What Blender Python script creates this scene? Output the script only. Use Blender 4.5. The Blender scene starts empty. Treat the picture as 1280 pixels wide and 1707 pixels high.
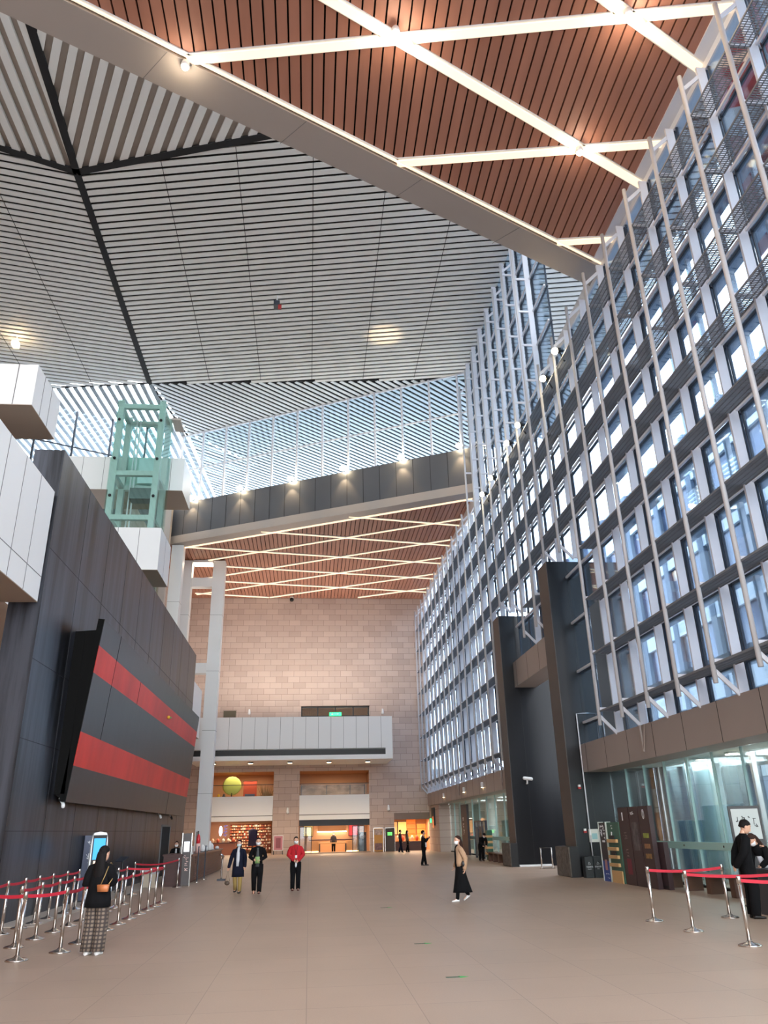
import bpy, math, random
from mathutils import Vector, Matrix
R = random.Random(7)
S = bpy.context.scene
COL = S.collection

# ------------------------------------------------------------------ camera
PITCH, ROLL, YAW, FPX = 0.39523, -0.02302, 0.09934, 1269.5
f = Vector((math.sin(YAW)*math.cos(PITCH), math.cos(YAW)*math.cos(PITCH), math.sin(PITCH)))
r = Vector((math.cos(YAW), -math.sin(YAW), 0)); u = r.cross(f)
r2 = math.cos(ROLL)*r + math.sin(ROLL)*u; u2 = -math.sin(ROLL)*r + math.cos(ROLL)*u
cd = bpy.data.cameras.new('camera'); cam = bpy.data.objects.new('camera', cd); COL.objects.link(cam)
cam.matrix_world = Matrix(((r2.x, u2.x, -f.x, 0), (r2.y, u2.y, -f.y, 0), (r2.z, u2.z, -f.z, 1.75), (0, 0, 0, 1)))
cd.sensor_fit = 'HORIZONTAL'; cd.sensor_width = 36; cd.lens = 36*FPX/1280
cd.clip_start = .1; cd.clip_end = 500
S.camera = cam

# ------------------------------------------------------------------ world, exposure
S.view_settings.view_transform = 'Standard'; S.view_settings.look = 'None'
S.view_settings.gamma = 1; S.view_settings.use_curve_mapping = False
S.view_settings.exposure = 1.68
S.cycles.max_bounces = 10; S.cycles.diffuse_bounces = 5; S.cycles.glossy_bounces = 4
S.cycles.transparent_max_bounces = 24; S.cycles.sample_clamp_indirect = 6
S.cycles.use_denoising = True
W = bpy.data.worlds.new('overcast'); S.world = W; W.use_nodes = True
nt = W.node_tree; nt.nodes.clear()
wo = nt.nodes.new('ShaderNodeOutputWorld'); bg = nt.nodes.new('ShaderNodeBackground')
tc = nt.nodes.new('ShaderNodeTexCoord'); sx = nt.nodes.new('ShaderNodeSeparateXYZ'); cr = nt.nodes.new('ShaderNodeValToRGB')
mr = nt.nodes.new('ShaderNodeMapRange'); mr.inputs[1].default_value = -1; mr.inputs[2].default_value = 1
nt.links.new(tc.outputs['Generated'], sx.inputs[0]); nt.links.new(sx.outputs[2], mr.inputs[0])
nt.links.new(mr.outputs[0], cr.inputs[0]); nt.links.new(cr.outputs[0], bg.inputs[0]); nt.links.new(bg.outputs[0], wo.inputs[0])
cr.color_ramp.elements[0].position = .45; cr.color_ramp.elements[0].color = (.33, .33, .34, 1)
cr.color_ramp.elements[1].position = .52; cr.color_ramp.elements[1].color = (.93, .97, 1.0, 1)
e = cr.color_ramp.elements.new(1.0); e.color = (.82, .90, 1.0, 1)
bg.inputs[1].default_value = 3.3

def lamp(kind, name, loc, energy, color, size=1.0, sizey=None, rot=(0, 0, 0), spot=None):
    d = bpy.data.lights.new(name, kind); d.energy = energy; d.color = color
    if kind == 'AREA':
        d.size = size
        if sizey: d.shape = 'RECTANGLE'; d.size_y = sizey
    else: d.shadow_soft_size = size
    if spot: d.spot_size = spot; d.spot_blend = .6
    o = bpy.data.objects.new(name, d); o.location = loc; o.rotation_euler = rot; COL.objects.link(o)
    return o
WARM = (1.0, .72, .42)

# ------------------------------------------------------------------ helpers
def lin(c):
    return tuple((x/255/12.92 if x/255 <= .04045 else ((x/255+.055)/1.055)**2.4) for x in c)
MATS = {}
def mat(name, rgb, rough=.5, metal=0.0, emit=0.0, spec=.5, noise=None, bump=None):
    """noise = (scale xyz, amount); bump = (scale xyz, strength)"""
    if name in MATS: return MATS[name]
    m = bpy.data.materials.new(name); m.use_nodes = True; n = m.node_tree; b = n.nodes['Principled BSDF']
    c = lin(rgb) + (1,)
    b.inputs['Base Color'].default_value = c; b.inputs['Roughness'].default_value = rough
    b.inputs['Metallic'].default_value = metal; b.inputs['Specular IOR Level'].default_value = spec
    if emit:
        b.inputs['Emission Color'].default_value = c; b.inputs['Emission Strength'].default_value = emit
    if noise or bump:
        t = n.nodes.new('ShaderNodeTexCoord')
    if noise:
        mp = n.nodes.new('ShaderNodeMapping'); mp.inputs['Scale'].default_value = noise[0]
        nz = n.nodes.new('ShaderNodeTexNoise'); nz.inputs['Scale'].default_value = 1; nz.inputs['Detail'].default_value = 5
        rp = n.nodes.new('ShaderNodeMapRange'); a = noise[1]
        rp.inputs[1].default_value = .3; rp.inputs[2].default_value = .7; rp.inputs[3].default_value = 1-a; rp.inputs[4].default_value = 1+a
        mx = n.nodes.new('ShaderNodeMix'); mx.data_type = 'RGBA'; mx.blend_type = 'MULTIPLY'; mx.inputs[0].default_value = 1
        n.links.new(t.outputs['Object'], mp.inputs[0]); n.links.new(mp.outputs[0], nz.inputs[0]); n.links.new(nz.outputs[0], rp.inputs[0])
        mx.inputs[6].default_value = c; n.links.new(rp.outputs[0], mx.inputs[7]); n.links.new(mx.outputs[2], b.inputs['Base Color'])
    if bump:
        mp = n.nodes.new('ShaderNodeMapping'); mp.inputs['Scale'].default_value = bump[0]
        nz = n.nodes.new('ShaderNodeTexNoise'); nz.inputs['Scale'].default_value = 1; nz.inputs['Detail'].default_value = 3
        bp = n.nodes.new('ShaderNodeBump'); bp.inputs['Strength'].default_value = bump[1]; bp.inputs['Distance'].default_value = .05
        n.links.new(t.outputs['Object'], mp.inputs[0]); n.links.new(mp.outputs[0], nz.inputs[0]); n.links.new(nz.outputs[0], bp.inputs['Height'])
        n.links.new(bp.outputs[0], b.inputs['Normal'])
    MATS[name] = m
    return m
def glass(name, tint, base=.06, edge=.5, rough=.02):
    if name in MATS: return MATS[name]
    m = bpy.data.materials.new(name); m.use_nodes = True; n = m.node_tree; n.nodes.clear()
    out = n.nodes.new('ShaderNodeOutputMaterial'); tr = n.nodes.new('ShaderNodeBsdfTransparent'); gl = n.nodes.new('ShaderNodeBsdfGlossy')
    tr.inputs[0].default_value = tuple(tint)+(1,); gl.inputs['Roughness'].default_value = rough; gl.inputs[0].default_value = (.95, 1, 1, 1)
    lw = n.nodes.new('ShaderNodeLayerWeight'); lw.inputs[0].default_value = .35
    mr = n.nodes.new('ShaderNodeMapRange'); mr.inputs[3].default_value = base; mr.inputs[4].default_value = edge
    mx = n.nodes.new('ShaderNodeMixShader')
    n.links.new(lw.outputs['Fresnel'], mr.inputs[0]); n.links.new(mr.outputs[0], mx.inputs[0])
    n.links.new(tr.outputs[0], mx.inputs[1]); n.links.new(gl.outputs[0], mx.inputs[2]); n.links.new(mx.outputs[0], out.inputs[0])
    MATS[name] = m
    return m
def tilemat(name, axes, c1, c2, cm, bw, rh, mortar, offset, rough, fine=(40, .05)):
    m = bpy.data.materials.new(name); m.use_nodes = True; n = m.node_tree; b = n.nodes['Principled BSDF']
    t = n.nodes.new('ShaderNodeTexCoord'); s = n.nodes.new('ShaderNodeSeparateXYZ'); k = n.nodes.new('ShaderNodeCombineXYZ')
    br = n.nodes.new('ShaderNodeTexBrick'); br.inputs['Scale'].default_value = 1
    br.inputs['Brick Width'].default_value = bw; br.inputs['Row Height'].default_value = rh
    br.inputs['Mortar Size'].default_value = mortar; br.inputs['Mortar Smooth'].default_value = .2; br.offset = offset; br.offset_frequency = 2
    br.inputs['Color1'].default_value = lin(c1)+(1,); br.inputs['Color2'].default_value = lin(c2)+(1,); br.inputs['Mortar'].default_value = lin(cm)+(1,)
    n.links.new(t.outputs['Object'], s.inputs[0]); n.links.new(s.outputs[axes[0]], k.inputs[0]); n.links.new(s.outputs[axes[1]], k.inputs[1])
    n.links.new(k.outputs[0], br.inputs[0])
    nz = n.nodes.new('ShaderNodeTexNoise'); nz.inputs['Scale'].default_value = fine[0]; nz.inputs['Detail'].default_value = 6
    n.links.new(t.outputs['Object'], nz.inputs[0])
    nb = n.nodes.new('ShaderNodeTexNoise'); nb.inputs['Scale'].default_value = .6; nb.inputs['Detail'].default_value = 3
    n.links.new(t.outputs['Object'], nb.inputs[0])
    ad = n.nodes.new('ShaderNodeMath'); ad.operation = 'ADD'; n.links.new(nz.outputs[0], ad.inputs[0]); n.links.new(nb.outputs[0], ad.inputs[1])
    rp = n.nodes.new('ShaderNodeMapRange'); rp.inputs[1].default_value = .6; rp.inputs[2].default_value = 1.4; rp.inputs[3].default_value = 1-fine[1]; rp.inputs[4].default_value = 1+fine[1]
    n.links.new(ad.outputs[0], rp.inputs[0])
    mx = n.nodes.new('ShaderNodeMix'); mx.data_type = 'RGBA'; mx.blend_type = 'MULTIPLY'; mx.inputs[0].default_value = 1
    n.links.new(br.outputs[0], mx.inputs[6]); n.links.new(rp.outputs[0], mx.inputs[7]); n.links.new(mx.outputs[2], b.inputs['Base Color'])
    b.inputs['Roughness'].default_value = rough
    MATS[name] = m
    return m

class MB:
    def __init__(s): s.v = []; s.f = []
    def add(s, vs, fs):
        o = len(s.v); s.v += [tuple(v) for v in vs]; s.f += [tuple(i+o for i in q) for q in fs]; return s
    def box(s, x0, x1, y0, y1, z0, z1):
        return s.add([(x0,y0,z0),(x1,y0,z0),(x1,y1,z0),(x0,y1,z0),(x0,y0,z1),(x1,y0,z1),(x1,y1,z1),(x0,y1,z1)],
                     [(0,3,2,1),(4,5,6,7),(0,1,5,4),(1,2,6,5),(2,3,7,6),(3,0,4,7)])
    def bar(s, a, b, w, h, up=(0, 0, 1)):
        """box from a to b, w across, h along up"""
        a = Vector(a); b = Vector(b); d = (b-a).normalized(); upv = Vector(up)
        sd = d.cross(upv)
        if sd.length < 1e-4: sd = d.cross(Vector((0, 1, 0)))
        sd.normalize(); upv = sd.cross(d).normalized(); vs = []
        for p in (a, b):
            for i, j in ((-1,-1),(1,-1),(1,1),(-1,1)): vs.append(p+sd*(i*w/2)+upv*(j*h/2))
        return s.add(vs, [(3,2,1,0),(4,5,6,7),(0,1,5,4),(1,2,6,5),(2,3,7,6),(3,0,4,7)])
    def tube(s, pts, rad, seg=8, round_caps=False):
        pts = [Vector(p) for p in pts]
        if not isinstance(rad, (list, tuple)): rad = [rad]*len(pts)
        rad = [q if isinstance(q, (list, tuple)) else (q, q) for q in rad]
        if round_caps:
            d0 = (pts[0]-pts[1]).normalized(); d1 = (pts[-1]-pts[-2]).normalized(); r0 = rad[0]; r1 = rad[-1]
            pts = [pts[0]+d0*min(r0)*.8, pts[0]+d0*min(r0)*.5]+pts+[pts[-1]+d1*min(r1)*.5, pts[-1]+d1*min(r1)*.8]
            rad = [(r0[0]*.45, r0[1]*.45), (r0[0]*.85, r0[1]*.85)]+list(rad)+[(r1[0]*.85, r1[1]*.85), (r1[0]*.45, r1[1]*.45)]
        rings = []; prev = None
        for i, p in enumerate(pts):
            d = (pts[min(i+1, len(pts)-1)]-pts[max(i-1, 0)]).normalized()
            if prev is None:
                x = d.cross(Vector((0, 1, 0)))
                if x.length < .3: x = d.cross(Vector((1, 0, 0)))
            else: x = prev-d*prev.dot(d)
            x.normalize(); prev = x; y = d.cross(x)
            rings.append([p+x*(rad[i][0]*math.cos(2*math.pi*k/seg))+y*(rad[i][1]*math.sin(2*math.pi*k/seg)) for k in range(seg)])
        return s.loft(rings)
    def loft(s, rings, cap=True):
        n = len(rings[0]); vs = [v for q in rings for v in q]; fs = []
        for i in range(len(rings)-1):
            for k in range(n): fs.append((i*n+k, i*n+(k+1) % n, (i+1)*n+(k+1) % n, (i+1)*n+k))
        if cap: fs += [tuple(range(n-1, -1, -1)), tuple((len(rings)-1)*n+k for k in range(n))]
        return s.add(vs, fs)
    def ell(s, levels, seg=20, start=0, span=2*math.pi):
        """levels: (cx, cy, z, rx, ry) stacked ellipses"""
        return s.loft([[Vector((cx+rx*math.cos(start+span*k/seg), cy+ry*math.sin(start+span*k/seg), z)) for k in range(seg)] for cx, cy, z, rx, ry in levels])
    def lathe(s, prof, seg=20, c=(0, 0)):
        return s.ell([(c[0], c[1], z, q, q) for q, z in prof], seg)
    def ball(s, c, rx, ry=None, rz=None, seg=12, n=8):
        ry = ry or rx; rz = rz or rx
        return s.ell([(c[0], c[1], c[2]-rz*math.cos(math.pi*(i+.02)/(n+.04)), max(1e-4, rx*math.sin(math.pi*(i+.02)/(n+.04))), max(1e-4, ry*math.sin(math.pi*(i+.02)/(n+.04)))) for i in range(n+1)], seg)
    def prism(s, poly, z0, z1):
        n = len(poly)
        return s.add([(x, y, z0) for x, y in poly]+[(x, y, z1) for x, y in poly],
                     [tuple(range(n-1, -1, -1)), tuple(range(n, 2*n))]+[(i, (i+1) % n, n+(i+1) % n, n+i) for i in range(n)])
    def xf(s, M):
        s.v = [tuple(M @ Vector(v)) for v in s.v]; return s
    def mesh(s, name, m, smooth=False):
        me = bpy.data.meshes.new(name); me.from_pydata(s.v, [], s.f); me.update()
        if m: me.materials.append(m)
        if smooth:
            for p in me.polygons: p.use_smooth = True
        return me
    def build(s, name, m, parent=None, smooth=False, rel=None):
        if rel is not None: s.v = [(x-rel[0], y-rel[1], z-rel[2]) for x, y, z in s.v]
        o = bpy.data.objects.new(name, s.mesh(name, m, smooth)); COL.objects.link(o)
        if parent: o.parent = parent
        return o
def tag(o, label, cat, group=None):
    o['label'] = label; o['category'] = cat
    if group: o['group'] = group
    return o
def thing(name, label, cat, loc=(0, 0, 0), rz=0, group=None):
    o = bpy.data.objects.new(name, None); COL.objects.link(o); o.location = loc; o.rotation_euler = (0, 0, rz); o.empty_display_size = .2
    return tag(o, label, cat, group)
def struct(name, mb, m, parent=None, smooth=False):
    o = mb.build(name, m, parent, smooth)
    if not parent: o['kind'] = 'structure'
    return o
def dup(root, loc, label, rz=None):
    q = root.copy(); COL.objects.link(q); q.location = loc; q['label'] = label
    if rz is not None: q.rotation_euler = (0, 0, rz)
    for ch in list(root.children):
        c = ch.copy(); COL.objects.link(c); c.parent = q
        for g in ch.children:
            d = g.copy(); COL.objects.link(d); d.parent = c
    return q
ORD = ['first','second','third','fourth','fifth','sixth','seventh','eighth','ninth','tenth','eleventh','twelfth','thirteenth','fourteenth','fifteenth','sixteenth','seventeenth','eighteenth','nineteenth','twentieth','twenty-first','twenty-second','twenty-third','twenty-fourth','twenty-fifth','twenty-sixth','twenty-seventh','twenty-eighth','twenty-ninth','thirtieth','thirty-first','thirty-second','thirty-third','thirty-fourth','thirty-fifth','thirty-sixth','thirty-seventh','thirty-eighth','thirty-ninth','fortieth']

# ------------------------------------------------------------------ materials
M_floor = tilemat('floor_granite', (0, 1), (171,149,131), (166,145,127), (142,122,107), 1.2, 1.2, .006, 0, .4, (60, .09))
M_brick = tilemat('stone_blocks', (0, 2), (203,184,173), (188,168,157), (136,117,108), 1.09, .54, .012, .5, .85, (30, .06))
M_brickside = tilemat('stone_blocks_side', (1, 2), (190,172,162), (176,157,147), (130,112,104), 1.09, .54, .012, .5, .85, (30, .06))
M_white = mat('white_panel', (236,237,236), .45)
M_seam = mat('panel_joint', (120,120,120), .8)
M_steel = mat('white_painted_steel', (226,226,231), .38, spec=.4)
M_rod = mat('grey_painted_tube', (208,206,207), .4)
M_grate = mat('galvanised_grating', (128,131,136), .55, .2)
M_bronze = mat('bronze_panel', (162,149,141), .45, .1, noise=((.4,.4,.4), .05))
M_darkfas = mat('charcoal_panel', (98,99,103), .42, .3, noise=((.3,.3,.3), .06))
M_beige = mat('beige_metal_soffit', (176,166,158), .45, .1)
M_wood = mat('brown_ceiling_board', (174,120,99), .55, noise=((1.5,.12,1), .12))
M_black = mat('black_void', (14,13,13), .9)
M_slat = mat('grey_slat', (230,228,223), .5)
M_slatw = mat('white_slat', (226,230,234), .5)
M_slatback = mat('slat_backing', (52,51,51), .9)
M_joint = mat('black_joint', (26,24,25), .8)
M_frame = mat('dark_window_frame', (62,68,78), .45, .3)
M_chrome = mat('brushed_chrome', (205,198,192), .22, 1.0)
M_belt = mat('red_belt', (178,28,48), .7)
M_blk = mat('black_plastic', (20,20,21), .45)
M_cloth = mat('black_cloth', (17,17,19), .92, spec=.15, noise=((9,9,5), .3))
M_skin = mat('skin', (206,160,134), .55)
M_hair = mat('black_hair', (20,16,16), .75, spec=.2, noise=((60,60,4), .4))
M_hairb = mat('brown_hair', (52,33,27), .75, spec=.2, noise=((60,60,4), .4))
M_mask = mat('white_mask', (232,234,236), .8)
M_eye = mat('dark_eye', (18,14,12), .2)
M_redp = mat('red_lacquer', (214,56,46), .45, spec=.3, noise=((.7,.7,.4), .16), bump=((2.2,2.2,1.2), .12))
M_dkp = mat('graphite_lacquer', (50,48,49), .38, spec=.4, noise=((.5,.5,.3), .08), bump=((1.6,1.6,1.0), .10))
M_dwood = mat('dark_redwood', (62,30,26), .4, noise=((2,2,14), .2))
M_green = mat('exit_green', (30,200,90), .5, emit=2.2)
M_warm = mat('warm_lamp', (255,222,170), .5, emit=7)
M_strip = mat('warm_light_channel', (255,228,190), .5, emit=.38)
M_hot = mat('hot_lamp', (255,232,190), .5, emit=28)
G_fac = glass('facade_glass', (.72,.82,.92), .06, .5)
G_low = glass('lobby_glass', (.85,.91,.93), .05, .45)
G_cler = glass('clerestory_glass', (.86,.92,.96), .02, .3)
G_bal = glass('balustrade_glass', (.93,.96,.96), .0, .08)
G_lift = glass('lift_glass', (.86,.95,.93), .02, .2)
def blackwall():
    m = mat('black_metal_wall', (62,64,70), .34, .35); n = m.node_tree; b = n.nodes['Principled BSDF']
    t = n.nodes.new('ShaderNodeTexCoord'); mp = n.nodes.new('ShaderNodeMapping'); mp.inputs['Scale'].default_value = (1.1, 1.1, .06)
    nz = n.nodes.new('ShaderNodeTexNoise'); nz.inputs['Scale'].default_value = 1.6; nz.inputs['Detail'].default_value = 7; nz.inputs['Roughness'].default_value = .62
    n.links.new(t.outputs['Object'], mp.inputs[0]); n.links.new(mp.outputs[0], nz.inputs[0])
    c = n.nodes.new('ShaderNodeValToRGB'); n.links.new(nz.outputs[0], c.inputs[0])
    c.color_ramp.elements[0].position = .4; c.color_ramp.elements[0].color = lin((17,17,20))+(1,)
    c.color_ramp.elements[1].position = .6; c.color_ramp.elements[1].color = lin((74,77,86))+(1,)
    n.links.new(c.outputs[0], b.inputs['Base Color'])
    mr = n.nodes.new('ShaderNodeMapRange'); mr.inputs[3].default_value = .26; mr.inputs[4].default_value = .5; n.links.new(nz.outputs[0], mr.inputs[0]); n.links.new(mr.outputs[0], b.inputs['Roughness'])
    return m
M_bw = blackwall()
def pierm():
    m = mat('black_steel_pier', (20,20,23), .34, .2, noise=((.9,.9,.12), .5), bump=((3,3,.4), .04)); return m
M_pier = pierm()

# ------------------------------------------------------------------ floor and ground
struct('floor', MB().box(-34, 18, -10, 80, -.3, 0), M_floor)
struct('ground', MB().box(-140, 160, -120, 240, -.6, -.31), mat('pavement', (150,150,150), .9))

# ------------------------------------------------------------------ back wall with openings
wb = MB(); Y0, Y1 = 72, 72.6
for x0, x1, z0, z1 in [(-14,10.85,12.42,22.95),(-14,-.9,6.75,12.42),(5.42,10.85,6.75,12.42),(-.9,5.42,6.75,10.9),(-14,-8.7,0,6.75),(-3.18,-.9,0,6.75),
                       (5.28,7.45,0,6.75),(7.45,10.6,2.6,6.75),(10.6,12.2,0,6.75)]: wb.box(x0, x1, Y0, Y1, z0, z1)
struct('wall_back', wb, M_brick)
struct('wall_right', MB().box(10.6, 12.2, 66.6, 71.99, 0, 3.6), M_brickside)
bk = MB().box(-9, 10.9, 77, 77.3, 0, 13).box(-9.0, 10.9, 72.6, 77, 6.76, 7.0).box(-9.2,-9,72.6,77,0,13).box(10.9,11.1,72.6,77,0,13)
struct('wall_inner', bk, mat('warm_inner_wall', (196,150,112), .8))
struct('floor_upper', MB().box(-9, 10.9, 72.1, 77, 2.9, 3.1), mat('tan_slab', (170,140,115), .7))
struct('wall_partition', MB().box(-3, -1.1, 72.6, 77, 0, 6.7).box(5.4, 7.3, 72.6, 77, 0, 6.7), mat('tan_partition', (170,130,100), .8))
# lit bays: shop ceilings and warm lamps
for i, (x, z, e) in enumerate([(-6, 2.8, 85), (2.2, 2.8, 110), (9, 2.55, 100), (-6, 6.6, 50), (2.2, 6.6, 36)]):
    lamp('AREA', 'shop_lamp', (x, 74.2, z), e, (1, .76, .52), 3.2, 2.0)
# window behind the balcony
w1 = struct('window_1', MB().box(-.88, 5.4, 72.3, 72.34, 10.92, 12.4), glass('dark_window_glass', (.35,.36,.3), .1, .4))
fr = MB()
for x in (-.86, .62, 2.25, 3.9, 5.3): fr.box(x-.06, x+.06, 72.18, 72.3, 10.92, 12.4)
fr.box(-.88, 5.4, 72.18, 72.3, 12.28, 12.4).box(-.88, 5.4, 72.18, 72.3, 11.5, 11.58)
struct('frame', fr, M_blk, w1)
lamp('AREA', 'corridor_lamp', (2.2, 74.5, 12.6), 25, (1, .9, .7), 4, 1)
xs = thing('exit_sign', 'small green lit exit sign in the dark window above the back balcony', 'sign', (2.25, 72.1, 11.55))
MB().box(-.55, .55, -.03, .05, 0, .3).build('sign_box', M_green, xs)
pic = MB().box(-.36, -.2, -.036, -.03, .05, .2).ball((-.28, -.033, .24), .035, .004, .035).bar((-.12, -.034, .15), (.3, -.034, .15), .006, .04).bar((.3, -.034, .15), (.2, -.034, .21), .006, .03).bar((.3, -.034, .15), (.2, -.034, .09), .006, .03)
pic.build('sign_pictogram', M_mask, xs)
wv = struct('window_2', MB().box(-7.9, -6.8, 71.95, 72.05, 10.9, 12.05), mat('small_shutter', (92,84,66), .6))
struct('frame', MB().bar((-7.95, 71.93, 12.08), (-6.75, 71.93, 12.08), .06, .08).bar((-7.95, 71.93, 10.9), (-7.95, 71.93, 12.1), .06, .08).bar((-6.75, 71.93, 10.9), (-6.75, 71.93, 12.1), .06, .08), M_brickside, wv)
# small wall devices
for x, z, lb in [(-5.6, 12.0, 'small white speaker box on stone wall above balcony, left end'), (-1.9, 3.55, 'small white camera on the stone pier between the two shop bays'), (6.6, 11.95, 'tiny round sensor on stone wall right of the dark window'), (6.95, 3.6, 'tiny white camera on stone above the two notice stands')]:
    t = thing('wall_camera', lb, 'camera', (x, 71.99, z))
    MB().box(-.05, .05, -.1, 0, -.05, .05).build('bracket', M_white, t)
    MB().tube([(0, -.08, .1), (0, -.1, -.22)], [.09, .13], 10, True).build('housing', M_white, t, True)
d = thing('dome_camera', 'small black dome camera at the ceiling edge above the stone wall', 'camera', (-2.0, 71.5, 22.7))
MB().lathe([(.16, .0), (.16, -.12), (.05, -.16)]).build('mount', M_white, d, True)
MB().ball((0, 0, -.28), .2).build('dome', M_blk, d, True)

# parapets under the upper bays
for n, (x0, x1, ex) in enumerate([(-8.7, -3.19, 'left'), (-.89, 5.27, 'right')]):
    t = thing('parapet', 'pale grey panel parapet with lower ledge above the %s back shop' % ('book' if n == 0 else 'middle glass'), 'parapet', ((x0+x1)/2, 72, 2.7))
    h = (x1-x0)/2
    MB().box(-h, h, -.12, .1, .42, 2.0).build('panel', M_white, t)
    MB().box(-h, h, -.04, .1, .36, .42).build('shadow_gap', M_seam, t)
    MB().box(-h, h, -.12, .12, -.02, .36).build('ledge', M_white, t)
    b = thing('glass_balustrade', 'clear glass balustrade with thin dark rail on the %s parapet' % ex, 'railing', ((x0+x1)/2, 72.05, 4.7))
    MB().box(-h, h, -.01, .01, 0, .95).build('glass_pane', G_bal, b)
    MB().bar((-h, 0, .95), (h, 0, .95), .05, .05).build('rail', M_blk, b)
# upper bay contents
t = thing('display_board', 'yellow-green rounded display board behind the left balustrade', 'board', (-7.0, 74, 3.1))
MB().ball((0, 0, 2.6), .85, .06, .8).build('panel', mat('lime_board', (176,190,96), .6), t, True)
MB().tube([(0, 0, 0), (0, 0, 2)], .05).build('leg', M_blk, t)
t = thing('display_banner', 'orange and blue hanging banner behind the left balustrade', 'banner', (-5.4, 74.4, 3.1))
MB().box(-.6, .6, -.02, .02, .1, 3.0).build('cloth', mat('orange_banner', (176,72,46), .7), t)
MB().box(-.45, .45, -.03, -.02, .9, 1.9).build('picture', mat('blue_print', (72,82,104), .7), t)
MB().bar((-.65, 0, 3.0), (.65, 0, 3.0), .04, .04).build('top_rod', M_blk, t)
t = thing('mural', 'grey and tan mural band on the wall behind the right balustrade', 'picture', (2.2, 76.9, 3.9))
MB().box(-3, 3, -.05, 0, 0, 1.9).build('canvas', mat('mural_paint', (150,128,110), .7, noise=((1.3,1,2.2), .55)), t)
fr = MB()
for x in (-3, -.6, 1.6, 3): fr.box(x-.03, x+.03, -.08, -.05, 0, 1.9)
fr.build('frame', M_frame, t)
t = thing('dried_plant', 'bushy dried plant arrangement behind the left balustrade near the stone pier', 'plant', (-3.9, 73.6, 3.1))
MB().lathe([(.3, 0), (.4, .4), (.36, 1.2)]).build('pot', M_dwood, t, True)
pl = MB()
for k in range(60):
    a = R.uniform(0, 6.28); q = R.uniform(.2, .95); pl.tube([(0, 0, 1.1), (q*.5*math.cos(a), q*.3*math.sin(a), 1.7), (q*math.cos(a), q*.5*math.sin(a), 1.6+R.uniform(.1, 1.1))], [.02, .03, .006], 4)
pl.build('stems', mat('straw', (150,120,80), .8), t)
for x, y, lb, c in [(-8.1, 73.6, 'yellow floor figure standing left behind the left balustrade', (214,170,40)), (-7.6, 73.3, 'dark upright display block behind the left balustrade', (52,46,60))]:
    t = thing('display_figure', lb, 'display', (x, y, 3.1))
    MB().ell([(0,0,0,.3,.25),(0,0,.8,.34,.28),(0,0,1.5,.22,.2),(0,0,1.9,.06,.06)]).build('body', mat('fig%d' % c[0], c, .6), t, True)
    MB().box(-.35, .35, -.3, .3, 0, .1).build('plinth', M_dwood, t)

# ------------------------------------------------------------------ white balcony on the back wall
t = thing('balcony', 'long white panelled balcony projecting from the stone back wall', 'balcony', (0, 66.5, 7.25))
MB().box(-10, 6.9, 0, .25, .88, 3.47).box(6.65, 6.9, .25, 5.49, .88, 3.47).build('parapet_panels', M_white, t)
sm = MB()
x = 6.9
for k in range(16):
    sm.box(5.95-k*1.06-.012, 5.95-k*1.06+.012, -.004, 0, .88, 3.46)
sm.build('panel_joints', M_seam, t)
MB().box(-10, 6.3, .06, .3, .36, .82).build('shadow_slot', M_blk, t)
MB().box(-10, 6.9, 0, 5.49, 0, .36).box(6.3, 6.9, 0, .3, .36, .88).box(-10, 6.9, .3, 5.49, .36, .88).build('slab', M_white, t)
for k, x in enumerate((-8.1, -5.0, -1.7, 1.6, 4.9)):
    q = thing('downlight', 'warm square downlight in the balcony soffit, %s from the left' % ORD[k], 'light', (x, 68.2, 7.24), group='balcony downlights')
    MB().box(-.22, .22, -.22, .22, -.1, 0).build('housing', M_frame, q)
    MB().box(-.17, .17, -.17, .17, -.12, -.1).build('lens', M_warm, q)
    lamp('SPOT', 'downlight_lamp', (x, 68.2, 7.0), 120, WARM, .15, spot=2.0)

# ------------------------------------------------------------------ shops behind the back wall
def shelfwall(name, label, x0, x1, y, z0, z1, rows, cols, wood, pal, grp):
    t = thing(name, label, 'shelf', ((x0+x1)/2, y, 0)); h = (x1-x0)/2
    b = MB().box(-h, h, .28, .32, z0, z1)
    for k in range(rows+1): z = z0+(z1-z0)*k/rows; b.box(-h, h, 0, .3, z-.015, z+.015)
    b.box(-h-.03, -h, 0, .32, z0, z1).box(h, h+.03, 0, .32, z0, z1).build('rack', wood, t)
    bk = MB().box(-.05, .05, -.09, .09, 0, .2); meshes = [bk.mesh('book', m) for m in pal]
    for k in range(rows):
        for c in range(cols):
            o = bpy.data.objects.new('book', meshes[R.randrange(len(pal))]); COL.objects.link(o)
            hh = R.uniform(.45, .85); wx = 2*h/cols*R.uniform(.4, .8)/.1
            o.location = ((x0+x1)/2-h+2*h*(c+.5)/cols, y+.13, z0+(z1-z0)*k/rows+.016); o.scale = (wx, 1, hh*(z1-z0)/rows*.8/.2)
            tag(o, 'small warm-lit book or box on the crowded back shop shelves', 'book', grp)
lit = lambda n, c: mat(n, c, .6)
shelfwall('bookshelf', 'tall warm-lit bookshelf filling the back of the left shop', -7.1, -3.45, 75.6, .35, 2.5, 9, 24, mat('shop_wood', (120,62,36), .6),
          [lit('bk1', (232,190,150)), lit('bk2', (190,110,70)), lit('bk3', (150,60,44)), lit('bk4', (230,214,190))], 'goods on the left shop shelves')
t = thing('wall_logo', 'glowing white oval with blue brush lettering on the left shop wall', 'sign', (-7.75, 75.6, 1.6))
MB().ball((-.2, 0, .35), .14, .04, .42).build('lamp', mat('lit_oval', (225,225,255), .5, emit=2.5), t, True)
bs = MB()
for k in range(4): z = .75-k*.25; bs.bar((.05, 0, z), (.4, 0, z+.05), .02, .05).bar((.2, 0, z+.1), (.16+.1*(k % 2), 0, z-.12), .02, .05)
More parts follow.
